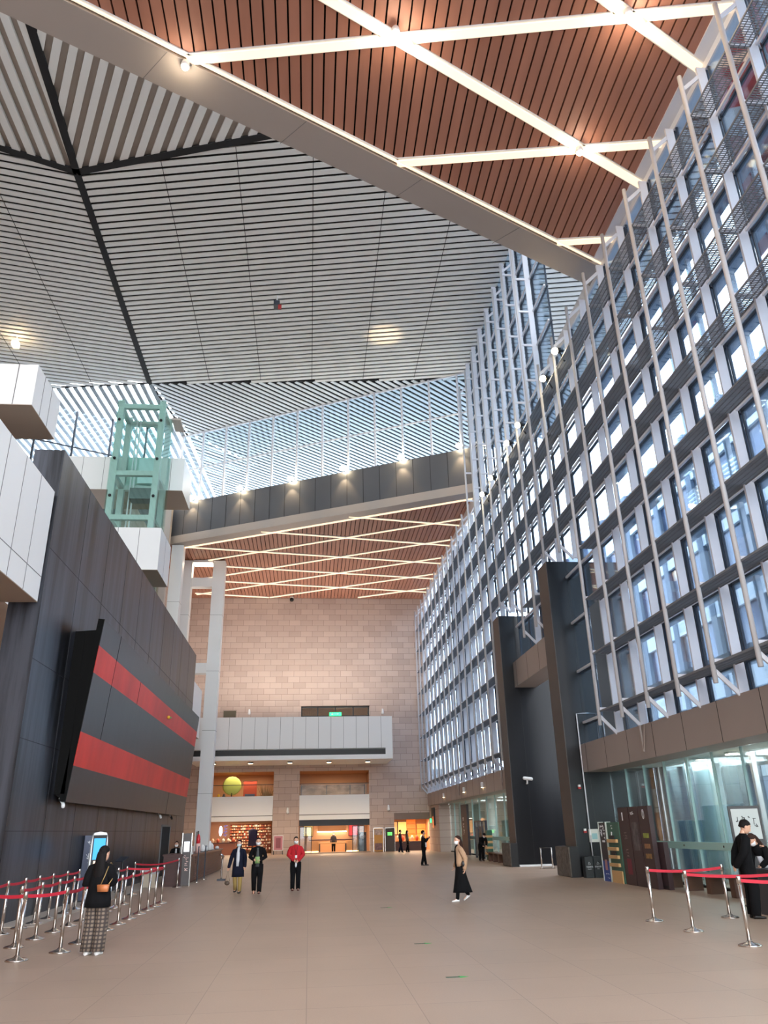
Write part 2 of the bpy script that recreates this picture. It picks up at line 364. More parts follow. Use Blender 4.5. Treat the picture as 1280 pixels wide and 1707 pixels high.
bs.build('lettering', mat('blue_letter', (90,100,200), .6), t)
t = thing('shop_counter', 'low wooden counter with goods inside the left shop', 'counter', (-7.6, 74, 0))
MB().box(-1, 1.2, -.4, .4, 0, .95).build('body', mat('shop_counter_wood', (150,90,60), .5), t); MB().box(-1.1, 1.3, -.5, .5, .95, 1.0).build('top', M_dwood, t)
for k in range(5):
    g = MB().ell([(0,0,0,.1,.1),(0,0,.2,.14,.12),(0,0,.34,.05,.05)]).build('souvenir', lit('gift%d' % (k % 3), [(235,200,170),(200,90,60),(230,220,200)][k % 3]), None, True)
    g.location = (-8.4+k*.45, 73.85, 1.0); tag(g, 'small souvenir on the left shop counter, %s from the left' % ORD[k], 'souvenir', 'souvenirs on the shop counter')
t = thing('garment_rack', 'dark blue garment hanging on a stand in the left shop', 'clothing', (-4.9, 73.4, 0))
MB().tube([(0,0,0),(0,0,2.1)], .03).box(-.3,.3,-.25,.25,0,.04).build('stand', M_blk, t)
MB().ell([(0,0,.7,.42,.14),(0,0,1.4,.36,.15),(0,0,1.95,.42,.13),(0,0,2.1,.08,.06)]).build('garment', mat('indigo_cloth', (40,36,66), .8), t, True)
t = thing('folding_door', 'black framed glass folding door on the left of the middle shop', 'door', (-.3, 72.3, 0))
def sdoor(t, h=2.15):
    f_ = MB()
    for x in (-.5, -.05, .05, .5): f_.box(x-.03, x+.03, -.03, .03, 0, h)
    f_.box(-.5, .5, -.03, .03, 0, .08).box(-.5, .5, -.03, .03, h-.06, h).build('frame', M_blk, t); MB().box(-.5, .5, -.005, .005, .08, h-.06).build('glass_pane', G_cler, t)
sdoor(t); t = thing('folding_door', 'black framed glass folding door on the right of the middle shop', 'door', (4.3, 72.3, 0)); sdoor(t)
t = thing('shop_header', 'black header panel across the top of the middle shop', 'panel', (2.2, 72.25, 2.18))
MB().box(-3.07, 3.07, -.1, .1, 0, .5).build('board', M_blk, t)
t = thing('wall_picture', 'wide bronze framed panel glowing at the back of the middle shop', 'picture', (2.1, 76.9, 1.75))
MB().box(-1.3, 1.3, -.06, 0, 0, .8).build('canvas', mat('bronze_art', (140,92,44), .4), t); MB().box(-1.35, 1.35, -.1, 0, -.08, -.02).build('light_strip', mat('lit_strip', (255,240,220), .5, emit=4), t)
for x, c, lb in [(-.1, (222,200,120), 'bright yellow poster on the back wall of the middle shop'), (4.1, (205,60,70), 'red and yellow poster on the back wall of the middle shop'), (8.7, (240,215,130), 'tall glowing yellow picture in the right shop'), (7.8, (220,170,110), 'narrow tan picture at the left of the right shop')]:
    t = thing('poster', lb, 'poster', (x, 76.8, 1.35))
    MB().box(-.4, .4, -.04, 0, 0, 1.05).build('sheet', mat('poster%d' % c[1], c, .6, emit=.12), t); fr = MB().box(-.46,.46,-.02,.02,-.06,0).box(-.46,.46,-.02,.02,1.05,1.11).box(-.46,-.4,-.03,.02,0,1.05).box(.4,.46,-.03,.02,0,1.05); fr.build('frame', M_dwood, t)  # poster sheets are given a faint glow of their own
t = thing('shop_table', 'light wood table in the middle of the middle shop', 'table', (2.1, 73.6, 0))
MB().box(-1.3, 1.3, -.4, .4, .72, .8).build('tabletop', mat('light_wood', (214,160,100), .5), t)
for x in (-1.15, 1.15):
    for y in (-.33, .33): MB().box(x-.04, x+.04, y-.04, y+.04, 0, .72).build('leg', M_blk, t)
t = thing('shop_desk', 'long wooden service desk at the back of the middle shop', 'counter', (2.1, 75.6, 0))
MB().box(-2, 1.9, -.3, .3, 0, 1.0).build('body', mat('desk_wood', (190,140,95), .5), t); MB().box(-2.1, 2, -.35, .35, 1.0, 1.06).build('top', M_dwood, t)
for x, lb in [(.2, 'low wooden display cabinet left in the middle shop'), (4.0, 'low wooden display cabinet with lit base right in the middle shop')]:
    t = thing('display_cabinet', lb, 'cabinet', (x, 74.4, 0)); MB().box(-.7, .7, -.3, .3, .12, .95).build('body', mat('cab_wood', (205,150,92), .5), t)
    MB().box(-.65, .65, -.32, -.28, .02, .12).build('light_base', mat('lit_base', (255,210,130), .5, emit=3), t)
t = thing('speaker_cabinet', 'black round-faced audio cabinet behind the right folding door', 'speaker', (4.75, 74.0, 0))
MB().box(-.35, .35, -.3, .3, 0, 1.6).build('body', M_blk, t); MB().ball((0, -.3, 1.25), .24, .04, .24).build('dial', mat('grey_dial', (130,130,130), .5), t, True)
for k in range(9):
    t = MB().box(-.42, .42, -.15, .15, -.2, .2).build('lit_box', mat('amber_box%d' % (k % 2), [(220,120,40), (236,150,64)][k % 2], .5, emit=.12))
    t.location = (9.5+(k % 2)*.95, 76.7, .7+.43*(k//2)); tag(t, 'amber lit display box on the right shop wall, %s from the bottom, %s column' % (ORD[k//2], ['left', 'right'][k % 2]), 'display box', 'amber boxes in the right shop')
t = thing('shop_counter', 'dark wooden counter across the right shop', 'counter', (9.0, 73.6, 0)); MB().box(-1.4, 1.4, -.3, .3, 0, .75).build('body', M_dwood, t); MB().box(-1.45, 1.45, -.35, .35, .75, .8).build('top', mat('cab_wood', (205,150,92), .5), t)
for k in range(6):
    g = MB().ell([(0,0,0,.12,.1),(0,0,.25,.16,.12),(0,0,.45,.06,.05)]).build('souvenir', lit('gift%d' % (k % 3), (230,200,170)), None, True); g.location = (7.9+k*.43, 73.6, .8)
    tag(g, 'small pale souvenir on the right shop counter, %s from the left' % ORD[k], 'souvenir', 'souvenirs in the right shop')
struct('trim_1', MB().box(7.45, 10.6, 71.97, 72.2, 2.55, 3.1), mat('shutter_box', (132,112,102), .6))
struct('trim_2', MB().box(-.9, 5.28, 71.2, 72.4, 0, .07), mat('step_stone', (150,128,112), .6))
# notice stands
def notice(x, lb, c1, face):
    t = thing('notice_stand', lb, 'sign', (x, 71.4, 0))
    bd = MB().box(-.4, .4, -.05, .05, .05, 1.88).build('board', mat('nb%d' % c1[0], c1, .6), t)
    fr = MB().box(-.44,-.4,-.06,.06,0,1.92).box(.4,.44,-.06,.06,0,1.92).box(-.44,.44,-.06,.06,1.88,1.92); fr.build('frame', M_chrome, t); face(bd)
def f1(t):
    MB().box(-.33,.33,-.056,-.05,1.35,1.8).build('upper_picture', mat('np1', (170,150,140), .6, noise=((6,1,6), .4)), t); MB().box(-.33,.33,-.056,-.05,.15,.7).build('lower_picture', mat('np2', (120,90,90), .6, noise=((6,1,6), .5)), t)
def f2(t):
    m = mat('led_green', (90,220,90), .5, emit=1.2)
    q = MB()
    for i in range(3):
        for j in range(3): q.box(-.2+i*.14,-.1+i*.14,-.056,-.05,1.3+j*.09,1.36+j*.09)
    q.build('led_text', m, t)
notice(5.98, 'ochre notice stand with picture strips by the middle shop', (190,140,70), f1)
notice(6.98, 'dark notice stand with green lit characters beside the right shop', (70,62,58), f2)
t = thing('notice_stand', 'pink framed notice board on a stand before the stone pier', 'sign', (-2.6, 71.3, 0))
MB().box(-.36,.36,-.03,.03,.35,1.45).build('board', mat('pink_sheet', (196,130,140), .7), t); MB().box(-.2,.2,-.036,-.03,.5,1.3).build('print', mat('pink_print', (150,90,100), .7), t)
fr = MB().box(-.42,-.36,-.04,.04,.3,1.5).box(.36,.42,-.04,.04,.3,1.5).box(-.42,.42,-.04,.04,1.45,1.5).box(-.42,.42,-.04,.04,.3,.35); fr.build('frame', M_white, t)
for x in (-.38, .38): MB().box(x-.025,x+.025,-.15,.15,0,.3).build('leg', M_blk, t)

# ------------------------------------------------------------------ slat fields
def clipline(poly, p, d):
    ts = []
    n = len(poly)
    for i in range(n):
        a = Vector(poly[i]); b = Vector(poly[(i+1) % n]); ed = b-a; den = d.x*ed.y-d.y*ed.x
        if abs(den) < 1e-9: continue
        w = a-p; t = (w.x*ed.y-w.y*ed.x)/den; s_ = (w.x*d.y-w.y*d.x)/den
        if 0 <= s_ < 1: ts.append(t)
    ts.sort(); return [(ts[i], ts[i+1]) for i in range(0, len(ts)-1, 2)]
def slats(poly, d, pitch, width, z0, z1, inset=.1, phase=0):
    d = Vector(d).normalized(); nrm = Vector((-d.y, d.x)); o = Vector(poly[0]); m = MB()
    pr = [(Vector(q)-o).dot(nrm) for q in poly]; k = math.floor(min(pr)/pitch)
    while k*pitch+phase < max(pr):
        p = o+nrm*(k*pitch+phase)
        for a, b in clipline(poly, p, d):
            if b-a > .4:
                A = p+d*(a+inset); B = p+d*(b-inset); m.bar((A.x, A.y, (z0+z1)/2), (B.x, B.y, (z0+z1)/2), width, z1-z0)
        k += 1
    return m
# near brown ceiling, open towards the diagonal edge
ZN, ZF, ZR = 21.7, 22.7, 32.1
e1a, e1b = (-10.0, 11.9), (11.2, 22.75)            # inner edge of the beige soffit
near = [(-16, -12), (11.3, -12), (11.3, 22.8), (-16, 8.85)]
c1 = struct('ceiling_near', MB().prism(near, ZN+.22, ZN+.6), M_black)
struct('boards', slats(near, (0, 1), .325, .275, ZN, ZN+.1, .02), M_wood, c1)
sd = Vector((21.2, 10.85)).normalized(); sn = Vector((-sd.y, sd.x))
def dg(x, off): # point on the near diagonal, offset outwards
    y = 22.75-(11.2-x)*.512; return (x+sn.x*off, y+sn.y*off)
bs_ = MB().prism([dg(-16, 0), dg(11.3, 0), dg(11.3, 1.0), dg(-16, 1.25)], ZN-.12, ZN+.25)
c2 = struct('trim_soffit_near', bs_, M_beige)
struct('fascia', MB().prism([dg(-16, .8), dg(11.3, .8), dg(11.3, 1.0), dg(-16, 1.25)], ZN+.25, ZN+3.4), M_darkfas, c2)
jm = MB()
for x in (-8, -4.2, -.4, 3.4, 7.2):
    a = dg(x, 0); b = dg(x-.3, 1.15); jm.bar((a[0], a[1], ZN-.123), (b[0], b[1], ZN-.123), .012, .006)
struct('joints', jm, M_seam, c2)
# far brown ceiling
far = [(-14, 58.9), (11.1, 46.1), (11.1, 72.2), (-14, 72.2)]
c3 = struct('ceiling_far', MB().prism(far, ZF+.22, ZF+.6), M_black)
struct('boards', slats(far, (0, 1), .325, .275, ZF, ZF+.1, .02), M_wood, c3)
P0 = Vector((-10.95, 56.84)); P1 = Vector((11.3, 45.7)); fd = (P1-P0).normalized(); fn = Vector((fd.y, -fd.x))  # fn points to the camera side
def fp(s_, off=0): q = P0+fd*s_+fn*off; return (q.x, q.y)
FL = (P1-P0).length
# charcoal fascia with beige lower trim
t4 = struct('trim_fascia', MB().prism([fp(-.3, 0), fp(FL, 0), fp(FL, -.3), fp(-.3, -.3)], 23.25, 25.95), M_darkfas)
struct('lower_trim', MB().prism([fp(-.3, 0), fp(FL, 0), fp(FL, -1.0), fp(-.3, -1.0)], 22.62, 23.25), M_beige, t4)
jm = MB()
for k in range(20):
    a = fp(.9+k*1.27, .004); jm.box(a[0]-.012, a[0]+.012, a[1]-.006, a[1]+.006, 23.25, 25.95)
struct('joints', jm, M_black, t4)
# mirrored fascia on the far left and roof decks
ml = MB().prism([(-11.2, 56.84), (-11.2, 57.2), (-34, 46), (-34, 45.6)], 22.6, 25.95)
struct('trim_fascia_left', ml, M_darkfas)
struct('roof_deck', MB().prism([(-34, 46.2), (-10.95, 57.4), (11.3, 46.2), (11.3, 90), (-34, 90)], 25.5, 25.9), mat('pale_roof_deck', (206,208,210), .9))
struct('roof_deck_near', MB().prism([(-16, -12), (11.2, -12), (11.2, 22.5), (-16, 8.6)], 24.6, 24.9), mat('pale_roof_deck', (206,208,210), .9))
# high corrugated roof, all at one level
N1 = (-11.95, 29.5); N2 = (-12.05, 48.9); AC = (20, 20.0); AE = (20, 46.25)
BD = (-34, 21.0); BF = (-34, 52.0); CD = (-11.2, 4.0); EF = (-10.5, 56.8)
def roof(name, poly, d, pitch, width, slm, back=True, z1=.16, phase=0, bm=None, bz=.34):
    o = struct(name, MB().prism(poly, ZR+bz, ZR+.6), bm or M_slatback) if back else None
    s_ = struct('slats' if back else name, slats(poly, d, pitch, width, ZR, ZR+z1, .12, phase), slm, o)
    return o or s_
roof('ceiling_main', [N1, N2, AE, AC], (.982, -.18), .46, .285, M_slat, z1=.07)
roof('ceiling_left', [N1, BD, BF, N2], (.982, .19), .46, .285, M_slat, z1=.07)
roof('ceiling_front', [N1, AC, (20, 2), CD], (-.417, .909), .62, .34, M_slat, bm=mat('taupe_backing', (168,156,146), .8), bz=.2)
roof('ceiling_front_left', [N1, CD, (-34, 2), BD], (.01, 1), .62, .34, M_slat, bm=mat('taupe_backing', (168,156,146), .8), bz=.2)
roof('ceiling_clerestory', [N2, EF, (-9.6, 71.5), (20, 55.5), (20, 46.3), AE], (.77, .64), .46, .25, M_slatw, z1=.05, bm=mat('dark_backing', (26,27,29), .9), bz=.4)
roof('ceiling_louvre', [N2, BF, (-34, 66), (-9.6, 71.5), EF], (.07, .997), .62, .3, mat('louvre_slat', (120,126,132), .5), False)
jm = MB()
for a, b in ((N1, N2), (N1, AC), (N1, BD), (N1, CD)): jm.bar((a[0], a[1], ZR+.02), (b[0], b[1], ZR+.02), .36, .1)
jm.bar((N2[0], N2[1], ZR+.06), (AE[0], AE[1], ZR+.06), .12, .08); jm.bar((N2[0], N2[1], ZR+.06), (BF[0], BF[1], ZR+.06), .12, .08).bar((N2[0], N2[1], ZR+.06), (EF[0], EF[1], ZR+.06), .14, .08)
struct('trim_roof_joints', jm, M_joint)
jm = MB()
for x in (-7.7, -4.0, -.3, 3.4, 7.1):
    ya = 29.5-(x-N1[0])*.3; yb = 48.9-(x-N2[0])*.084; jm.bar((x, ya+.3, ZR-.004), (x, yb-.3, ZR-.004), .03, .01)
for x in (-16.2, -20.5): jm.bar((x, 28, ZR-.004), (x, 50, ZR-.004), .03, .01)
struct('trim_roof_seams', jm, M_joint)
# unseen left wall, added to keep sky light off the slatted roof
struct('wall_left_blocker', MB().box(-34.3, -34, -12, 90, 0, 33), mat('grey_plaster', (150,140,132), .8))
struct('wall_gallery', MB().box(-13.4, -13, -12, 44, 0, 11), mat('gallery_wall', (168,128,100), .8))

struct('wall_rear_blocker', MB().box(-34, -5, -12, -11.7, 0, 24), mat('grey_plaster', (150,140,132), .8))  # unseen wall added behind the camera to block sky light and darken reflections
# clerestory glazing on the fascia
cg = struct('window_3', MB().prism([fp(0, -.12), fp(FL, -.12), fp(FL, -.15), fp(0, -.15)], 25.95, ZR), G_cler)
mm = MB()
for k in range(11):
    s_ = (2.14+k*2.14)
    a = fp(s_, -.05); b = fp(s_, -.27); mm.bar((a[0], a[1], 25.95), (a[0], a[1], ZR), .16, .12, up=(fd.x, fd.y, 0))
a = fp(0.1, -.1); mm.bar((a[0], a[1], 25.95), (a[0], a[1], ZR), .14, .14)
a = fp(0, -.1); b = fp(FL, -.1)
mm.bar((a[0], a[1], 28.85), (b[0], b[1], 28.85), .08, .1).bar((a[0], a[1], ZR-.05), (b[0], b[1], ZR-.05), .1, .12)
struct('mullions', mm, M_steel, cg)
cl = struct('window_4', MB().prism([(-11.1, 56.8), (-34, 45.4), (-34, 45.43), (-11.1, 56.83)], 25.95, ZR), G_cler)
mm = MB()
for k in range(1, 9):
    x = -11.1-k*2.4; y = 56.8-k*2.4*.498; mm.bar((x, y, 25.95), (x, y, ZR), .14, .14)
mm.bar((-11.1, 56.8, 29.0), (-34, 45.4, 29.0), .08, .1)
struct('mullions', mm, M_frame, cl)

# ------------------------------------------------------------------ light channels
def channel(name, a, b, z, w, label, grp, lampw=0):
    t = thing(name, label, 'light', ((a[0]+b[0])/2, (a[1]+b[1])/2, z), group=grp); q = Vector((b[0]-a[0], b[1]-a[1]))/2
    MB().bar((-q.x, -q.y, -.028), (q.x, q.y, -.028), w+.1, .05).build('housing', M_white, t)
    MB().bar((-q.x, -q.y, -.078), (q.x, q.y, -.078), w, .05).build('diffuser', M_strip, t)
    return t
W1 = .25
near_lines = [((.26-13.1, 13.2-6.7), (11.0, 18.65), 'long warm light channel crossing the near brown ceiling diagonally'),
 ((-4, 6.85), (11.0, 14.4), 'warm diagonal light channel at the top right of the near brown ceiling'),
 ((-3.7, 15.12), (11.0, 12.5), 'warm light channel running across the top of the near brown ceiling'),
 ((2.5, 18.25), (11.0, 16.85), 'warm light channel across the middle of the near brown ceiling'),
 ((8.8, 21.45), (11.0, 21.1), 'shortest warm light channel, at the far tip of the near brown ceiling'),
 ((-12, 12.0), (11.0, 8.3), 'warm light channel across the near brown ceiling above the camera'),
 ((4, 6.8), (11.0, 10.2), 'warm diagonal light channel above the camera by the facade')]
for a, b, lb in near_lines: channel('light_channel', a, b, ZN, W1, lb, 'light channels on the near brown ceiling')
a, b = dg(-15, -.12), dg(11.0, -.12); channel('edge_light', a, b, ZN, .05, 'thin warm light strip along the diagonal edge of the near brown ceiling', 'light channels on the near brown ceiling')
far_lines = [((2.51,50.8),(11.0,52.25)),((-3.95,53.98),(11.0,56.6)),((-10.07,57.6),(11.0,61.05)),((-11,61.75),(11.0,65.3)),((-11,66.1),(11.0,69.5)),((-11,70.3),(-4.2,71.6)),
 ((-10.9,61.9),(11,50.8)),((-10.9,66.4),(11,55.1)),((-10.9,70.7),(11,59.35)),((-4.1,71.6),(11,63.75)),((4.4,71.45),(11,68.1))]
for k, (a, b) in enumerate(far_lines):
    channel('light_channel', a, b, ZF, .11, ('warm channel sloping down rightward on far brown ceiling, %s from its edge' % ORD[k]) if k < 6 else ('warm channel rising rightward on far brown ceiling, %s from its edge' % ORD[k-6]), 'light channels on the far brown ceiling')
a, b = fp(.2, -1.12), fp(FL-.3, -1.12); channel('edge_light', a, b, ZF, .26, 'bright warm light channel along the near edge of the far brown ceiling', 'light channels on the far brown ceiling')
def bulb(loc, lb, power=60):
    t = thing('spot_lamp', lb, 'light', loc, group='spot lamps at channel crossings')
    MB().lathe([(.1, 0), (.12, -.12), (.12, -.2)]).build('can', M_white, t, True); MB().ball((0, 0, -.22), .085).build('lens', M_hot, t, True)
    lamp('POINT', 'spot_lamp_light', (loc[0], loc[1], loc[2]-.4), power*.7, (1, .84, .64), .1)
for (x, y), lb in [((1.98, 13.75), 'left bright spot lamp at the crossing in the top centre of the brown ceiling'), ((2.4, 14.1), 'right bright spot lamp at the crossing in the top centre of the brown ceiling'),
    ((8.05, 12.8), 'left bright spot lamp at the top right crossing of the brown ceiling'), ((8.5, 13.05), 'right bright spot lamp at the top right crossing of the brown ceiling'),
    ((8.2, 17.2), 'single spot lamp at the lower right crossing of the brown ceiling'), ((-3.75, 15.15), 'small spot lamp where a channel meets the beige edge, upper left')]:
    bulb((x, y, ZN-.1), lb, 14)
# unseen area lamp added above the balcony to brighten the far brown ceiling
lamp('AREA', 'far_ceiling_fill', (-1.5, 67.3, 10.85), 430, (1, .9, .78), 15, .5, rot=(math.pi+.08, 0, 0))
# fascia spotlights
for k, (x, y) in enumerate([(-9.46,56.09),(-5.6,54.16),(-1.67,52.19),(2.17,50.27),(6.19,48.26),(10.03,46.34)]):
    px, py = x+fn.x*.25, y+fn.y*.25
    t = thing('fascia_spotlight', 'small warm spotlight on top of the charcoal fascia, %s from the left' % ORD[k], 'light', (px, py, 25.95), group='spotlights on the charcoal fascia')
    MB().bar((-fn.x*.25, -fn.y*.25, .02), (0, 0, .1), .06, .05).build('arm', M_frame, t)
    MB().ball((0, 0, .2), .24, .24, .16).build('lamp_head', M_hot, t, True)
    lamp('SPOT', 'fascia_wash', (px+fn.x*.1, py+fn.y*.1, 25.9), 130, WARM, .05, rot=(0, 0, 0), spot=1.3)
for k, (x, y) in enumerate([(-2.45, 38.4), (-19.5, 43.5)]):
    t = thing('ceiling_camera' if k == 0 else 'ceiling_lamp', 'small camera with red tag hanging from the grey slatted roof' if k == 0 else 'small warm lamp in the left grey slatted roof', 'camera' if k == 0 else 'light', (x, y, ZR))
    MB().tube([(0, 0, 0), (0, 0, -.5)], .04).build('stem', M_white, t)
    MB().box(-.18, .18, -.25, .2, -.85, -.5).build('body', M_frame if k == 0 else M_warm, t)
    if k == 0: MB().box(.1, .3, -.3, -.2, -1.15, -.85).build('red_tag', mat('red_tag', (170,50,50), .6), t)
lamp('SPOT', 'roof_fill_spot', (4.5, 42, 27.5), 350, (1, .72, .4), .3, rot=(math.pi, 0, 0), spot=.55)  # unseen spot added in mid-air to brighten the grey slatted roof

# ------------------------------------------------------------------ facade: trusses, gratings, windows, spandrel
XR, XF0, XF1, XG = 9.95, 10.5, 10.76, 10.86
LV = [5.47+2*k for k in range(8)]
def truss(zb, zt, label, hi=False, short=False):
    t = thing('facade_truss', label, 'facade truss', (XR, 0, 0), group='white facade trusses')
    MB().tube([(0, 0, zb), (0, 0, zt)], .062, 10).build('rod', M_rod, t, True)
    z0 = 4.66 if zb < 6 else zb-.25
    MB().box(XF0-XR, XF1-XR, -.035, .035, z0, ZR-.05 if hi else 21.35).build('fin', M_steel, t)
    lv = [z for z in LV if z > zb]
    if hi: lv = lv+[21.47+2*k for k in range(5)]
    for z in lv: MB().box(.04, XF0-XR+.02, -.03, .03, z-.05, z+.05).build('arm', M_steel, t)
    MB().bar((.03, 0, zb+.3), (XF0-XR+.02, 0, zb-.28), .05, .11).build('strut', M_steel, t)
    MB().bar((.03, 0, zt-.5), (XF0-XR+.02, 0, zt+.05), .05, .11).build('strut', M_steel, t)
    return t
ys = [26.3+2.035*k for k in range(-10, 0)]+[26.3+2.07*k for k in range(0, 23)]
ys = [y for y in ys if y < 71.9]
protos = {}
tr = []
g = MB()
for k in range(34): g.box(0, .55, .02+k*.06, .02+k*.06+.009, -.034, 0)
for x in (.14, .285, .43): g.box(x-.005, x+.005, 0, 2.04, -.034, 0)
g.box(-.012, .012, 0, 2.04, -.05, .005).box(.54, .56, 0, 2.04, -.05, .005)
gme = g.mesh('walkway_grating', M_grate)
def zb_of(y):
    if 27.5 < y < 29.5: return 12.0
    if 29.5 < y < 31.6: return 12.45
    if 31.6 < y < 35.7: return 9.95
    if 35.7 < y < 37.7: return 12.0
    if 37.7 < y < 40.2: return 12.55
    return 4.92
for i, y in enumerate(ys):
    zb = zb_of(y); hi = 29.5 < y < 46.5 ; zt = 30.15 if hi else (20.95 if y < 40 else 21.35)
    lb = 'white tubular facade truss with fin, %s from the camera end' % ORD[i]
    key = (zb, zt)
    if key not in protos: protos[key] = truss(zb, zt, lb, hi); protos[key].location = (XR, y, 0); t = protos[key]
    else: t = dup(protos[key], (XR, y, 0), lb)
    tr.append((y, zb, hi))
for i in range(len(tr)-1):
    y, zb, hi = tr[i]; y2, zb2, hi2 = tr[i+1]
    for k, z in enumerate(LV):
        if z < max(zb, zb2)-.1: continue
        o = bpy.data.objects.new('walkway_grating', gme); COL.objects.link(o); o.location = (XR+.03, y, z-.06); o.scale = (1, (y2-y)/2.04, 1)
        tag(o, 'dark steel walkway grating on the glass facade, %s bay from the camera, %s level up' % (ORD[i], ORD[k]), 'grating', 'steel walkway gratings on the facade')
    zl = 4.66 if max(zb, zb2) < 6 else (12.3 if 29 < y < 31.5 or 37 < y < 40 else 9.7)
    if 27.4 < y < 29.4: zl = 4.66
    if 35.5 < y < 37.4: zl = 9.7
    zh = ZR if (hi or hi2) else 21.75
    w = struct('window_%d' % (5+i), MB().box(XG, XG+.03, y+.03, y2-.03, zl, zh), G_fac)
    fm = MB()
    z = zl
    lev = [q for q in LV if q > zl]+([21.47+2*q for q in range(5)] if zh > 25 else [])
    for q in lev: fm.box(XG-.02, XG+.06, y+.02, y2-.02, q-.05, q+.03)
    fm.box(XG-.02, XG+.05, y+.06, y+.12, zl, zh).box(XG-.02, XG+.05, y2-.07, y2-.03, zl, zh)
    struct('frame', fm, M_frame, w)
    tm = MB()
    for q in lev: tm.box(XF1-.06, XF1+.01, y+.03, y2-.03, q-.02, q+.07)
    struct('transom', tm, M_steel, w)
# ceiling border along the facade
struct('trim_5', MB().box(10.45, 11.3, -12, 22.9, ZN-.05, ZN+.02), M_steel)
struct('trim_6', MB().box(XG-.05, XG+.1, -12, 29.5, 21.4, ZN+.3).box(XG-.05, XG+.1, 46.5, 72, 21.9, 22.9), M_steel)
# bronze spandrel
def spandrel(name, y0, y1, z0, z1):
    o = struct(name, MB().box(10.5, 11.6, y0, y1, z0, z1), M_bronze); j = MB(); y = y0+1.0
    while y < y1: j.box(10.496, 10.5, y-.01, y+.01, z0, z1); y += 2.05
    struct('joints', j, M_joint, o)
spandrel('trim_7', 4, 30.14, 3.63, 4.66); spandrel('trim_8', 40.36, 71.98, 3.63, 4.66); spandrel('trim_9', 31.4, 39.1, 8.4, 9.68)
# black portal piers and plinths
for k, (y0, y1, lb) in enumerate([(30.15, 31.4, 'near'), (39.1, 40.35, 'far')]):
    t = thing('portal_pier', 'tall black steel pier on the %s side of the entrance portal' % lb, 'pier', (9.9, y0, 0)); d_ = y1-y0
    MB().box(.03, 3.4, 0, d_, 0, 12.2).build('body', M_pier, t); MB().box(0, .03, 0, d_, 0, 12.2).build('front_face', mat('pier_front', (80,73,69), .5, .2), t)
    MB().box(.84, .86, -.006, 0, 0, 12.2).build('seam', M_blk, t)
    q = thing('pier_plinth', 'rough stone block plinth at the foot of the %s black pier' % lb, 'plinth', (9.55, y0-.25, 0))
    MB().box(0, .34, 0, d_+.4, 0, 1.03).build('body', M_blk, q)
    MB().box(-.04, 0, .02, d_+.38, .02, 1.01).build('stone_face', mat('rough_stone', (100,92,84), .9, noise=((9,9,7), .35), bump=((14,14,10), .6)), q)
t = thing('conduit_pipe', 'thin pale vertical pipe on the near black pier', 'pipe', (10.46, 30.08, 0)); MB().tube([(0,0,.2),(0,0,5.83),(.5,0,5.85)], .025).build('pipe', M_steel, t, True)
MB().bar((-.02, 0, 1.5), (.02, 0, 1.5), .09, .2).build('pipe_bracket', M_white, t)
for x, z, lb in [(10.25, 3.1, 'upper red fire alarm unit on the near black pier'), (10.28, 1.55, 'lower red and white fire alarm unit on the near black pier')]:
    t = thing('fire_alarm', lb, 'alarm', (x, 30.1, z)); MB().box(-.05,.05,-.06,.05,-.07,0).build('body', mat('alarm_red', (170,44,40), .5), t); MB().box(-.04,.04,-.05,.05,.005,.08).build('strobe', M_white, t)
t = thing('wall_camera', 'white bullet camera on the black face of the far pier', 'camera', (10.65, 38.95, 3.9)); MB().tube([(0,.1,-.2),(0,-.05,-.2),(0,-.08,0)], .04).build('bracket', M_white, t, True); MB().tube([(-.15,-.1,.05),(.2,-.15,0)], .08, 10, True).build('housing', M_white, t, True)
for y, lb in [(38.0, 'near'), (64.5, 'far'), (52.5, 'middle')]: pass
for k, y in enumerate((24.2, 43.4, 56.5)):
    t = thing('spandrel_bracket', 'small bronze V-shaped bracket on the spandrel, %s from the camera' % ORD[k], 'bracket', (10.44, y, 3.85)); MB().bar((0,0,.8),(.0,-.06,0), .05, .06).build('leg', M_beige, t); MB().bar((.03,-.28,.8),(0,-.06,0), .04, .05).build('leg', M_bronze, t)
for k, y in enumerate((48.5, 54.5, 63.0)):
    t = thing('wall_sconce', 'small pale wall lamp on the far bronze spandrel, %s from the pier' % ORD[k], 'light', (10.48, y, 4.0)); MB().box(-.1, .02, -.08, .08, 0, .3).build('body', M_white, t); MB().box(-.08, 0, -.06, .06, -.02, 0).build('lens', M_warm, t)
# facade spotlights
for k, (y, z) in enumerate([(25.63,19.93),(27.44,19.76),(31.75,19.87),(33.9,20.02),(37.74,19.87),(40.0,19.87)]):
    t = thing('facade_spotlight', 'small warm spotlight clamped to the facade gratings, %s from the camera' % ORD[k], 'light', (9.8, y, z-.15), group='spotlights on the facade gratings')
    MB().bar((.35, 0, -.46), (.1, 0, .1), .05, .05).build('bracket', M_blk, t)
    MB().tube([(.32, .05, .12), (.02, -.02, .02)], [.1, .14], 12).build('can', M_blk, t, True); MB().ball((-.03, -.03, 0), .14).build('lens', M_hot, t, True)

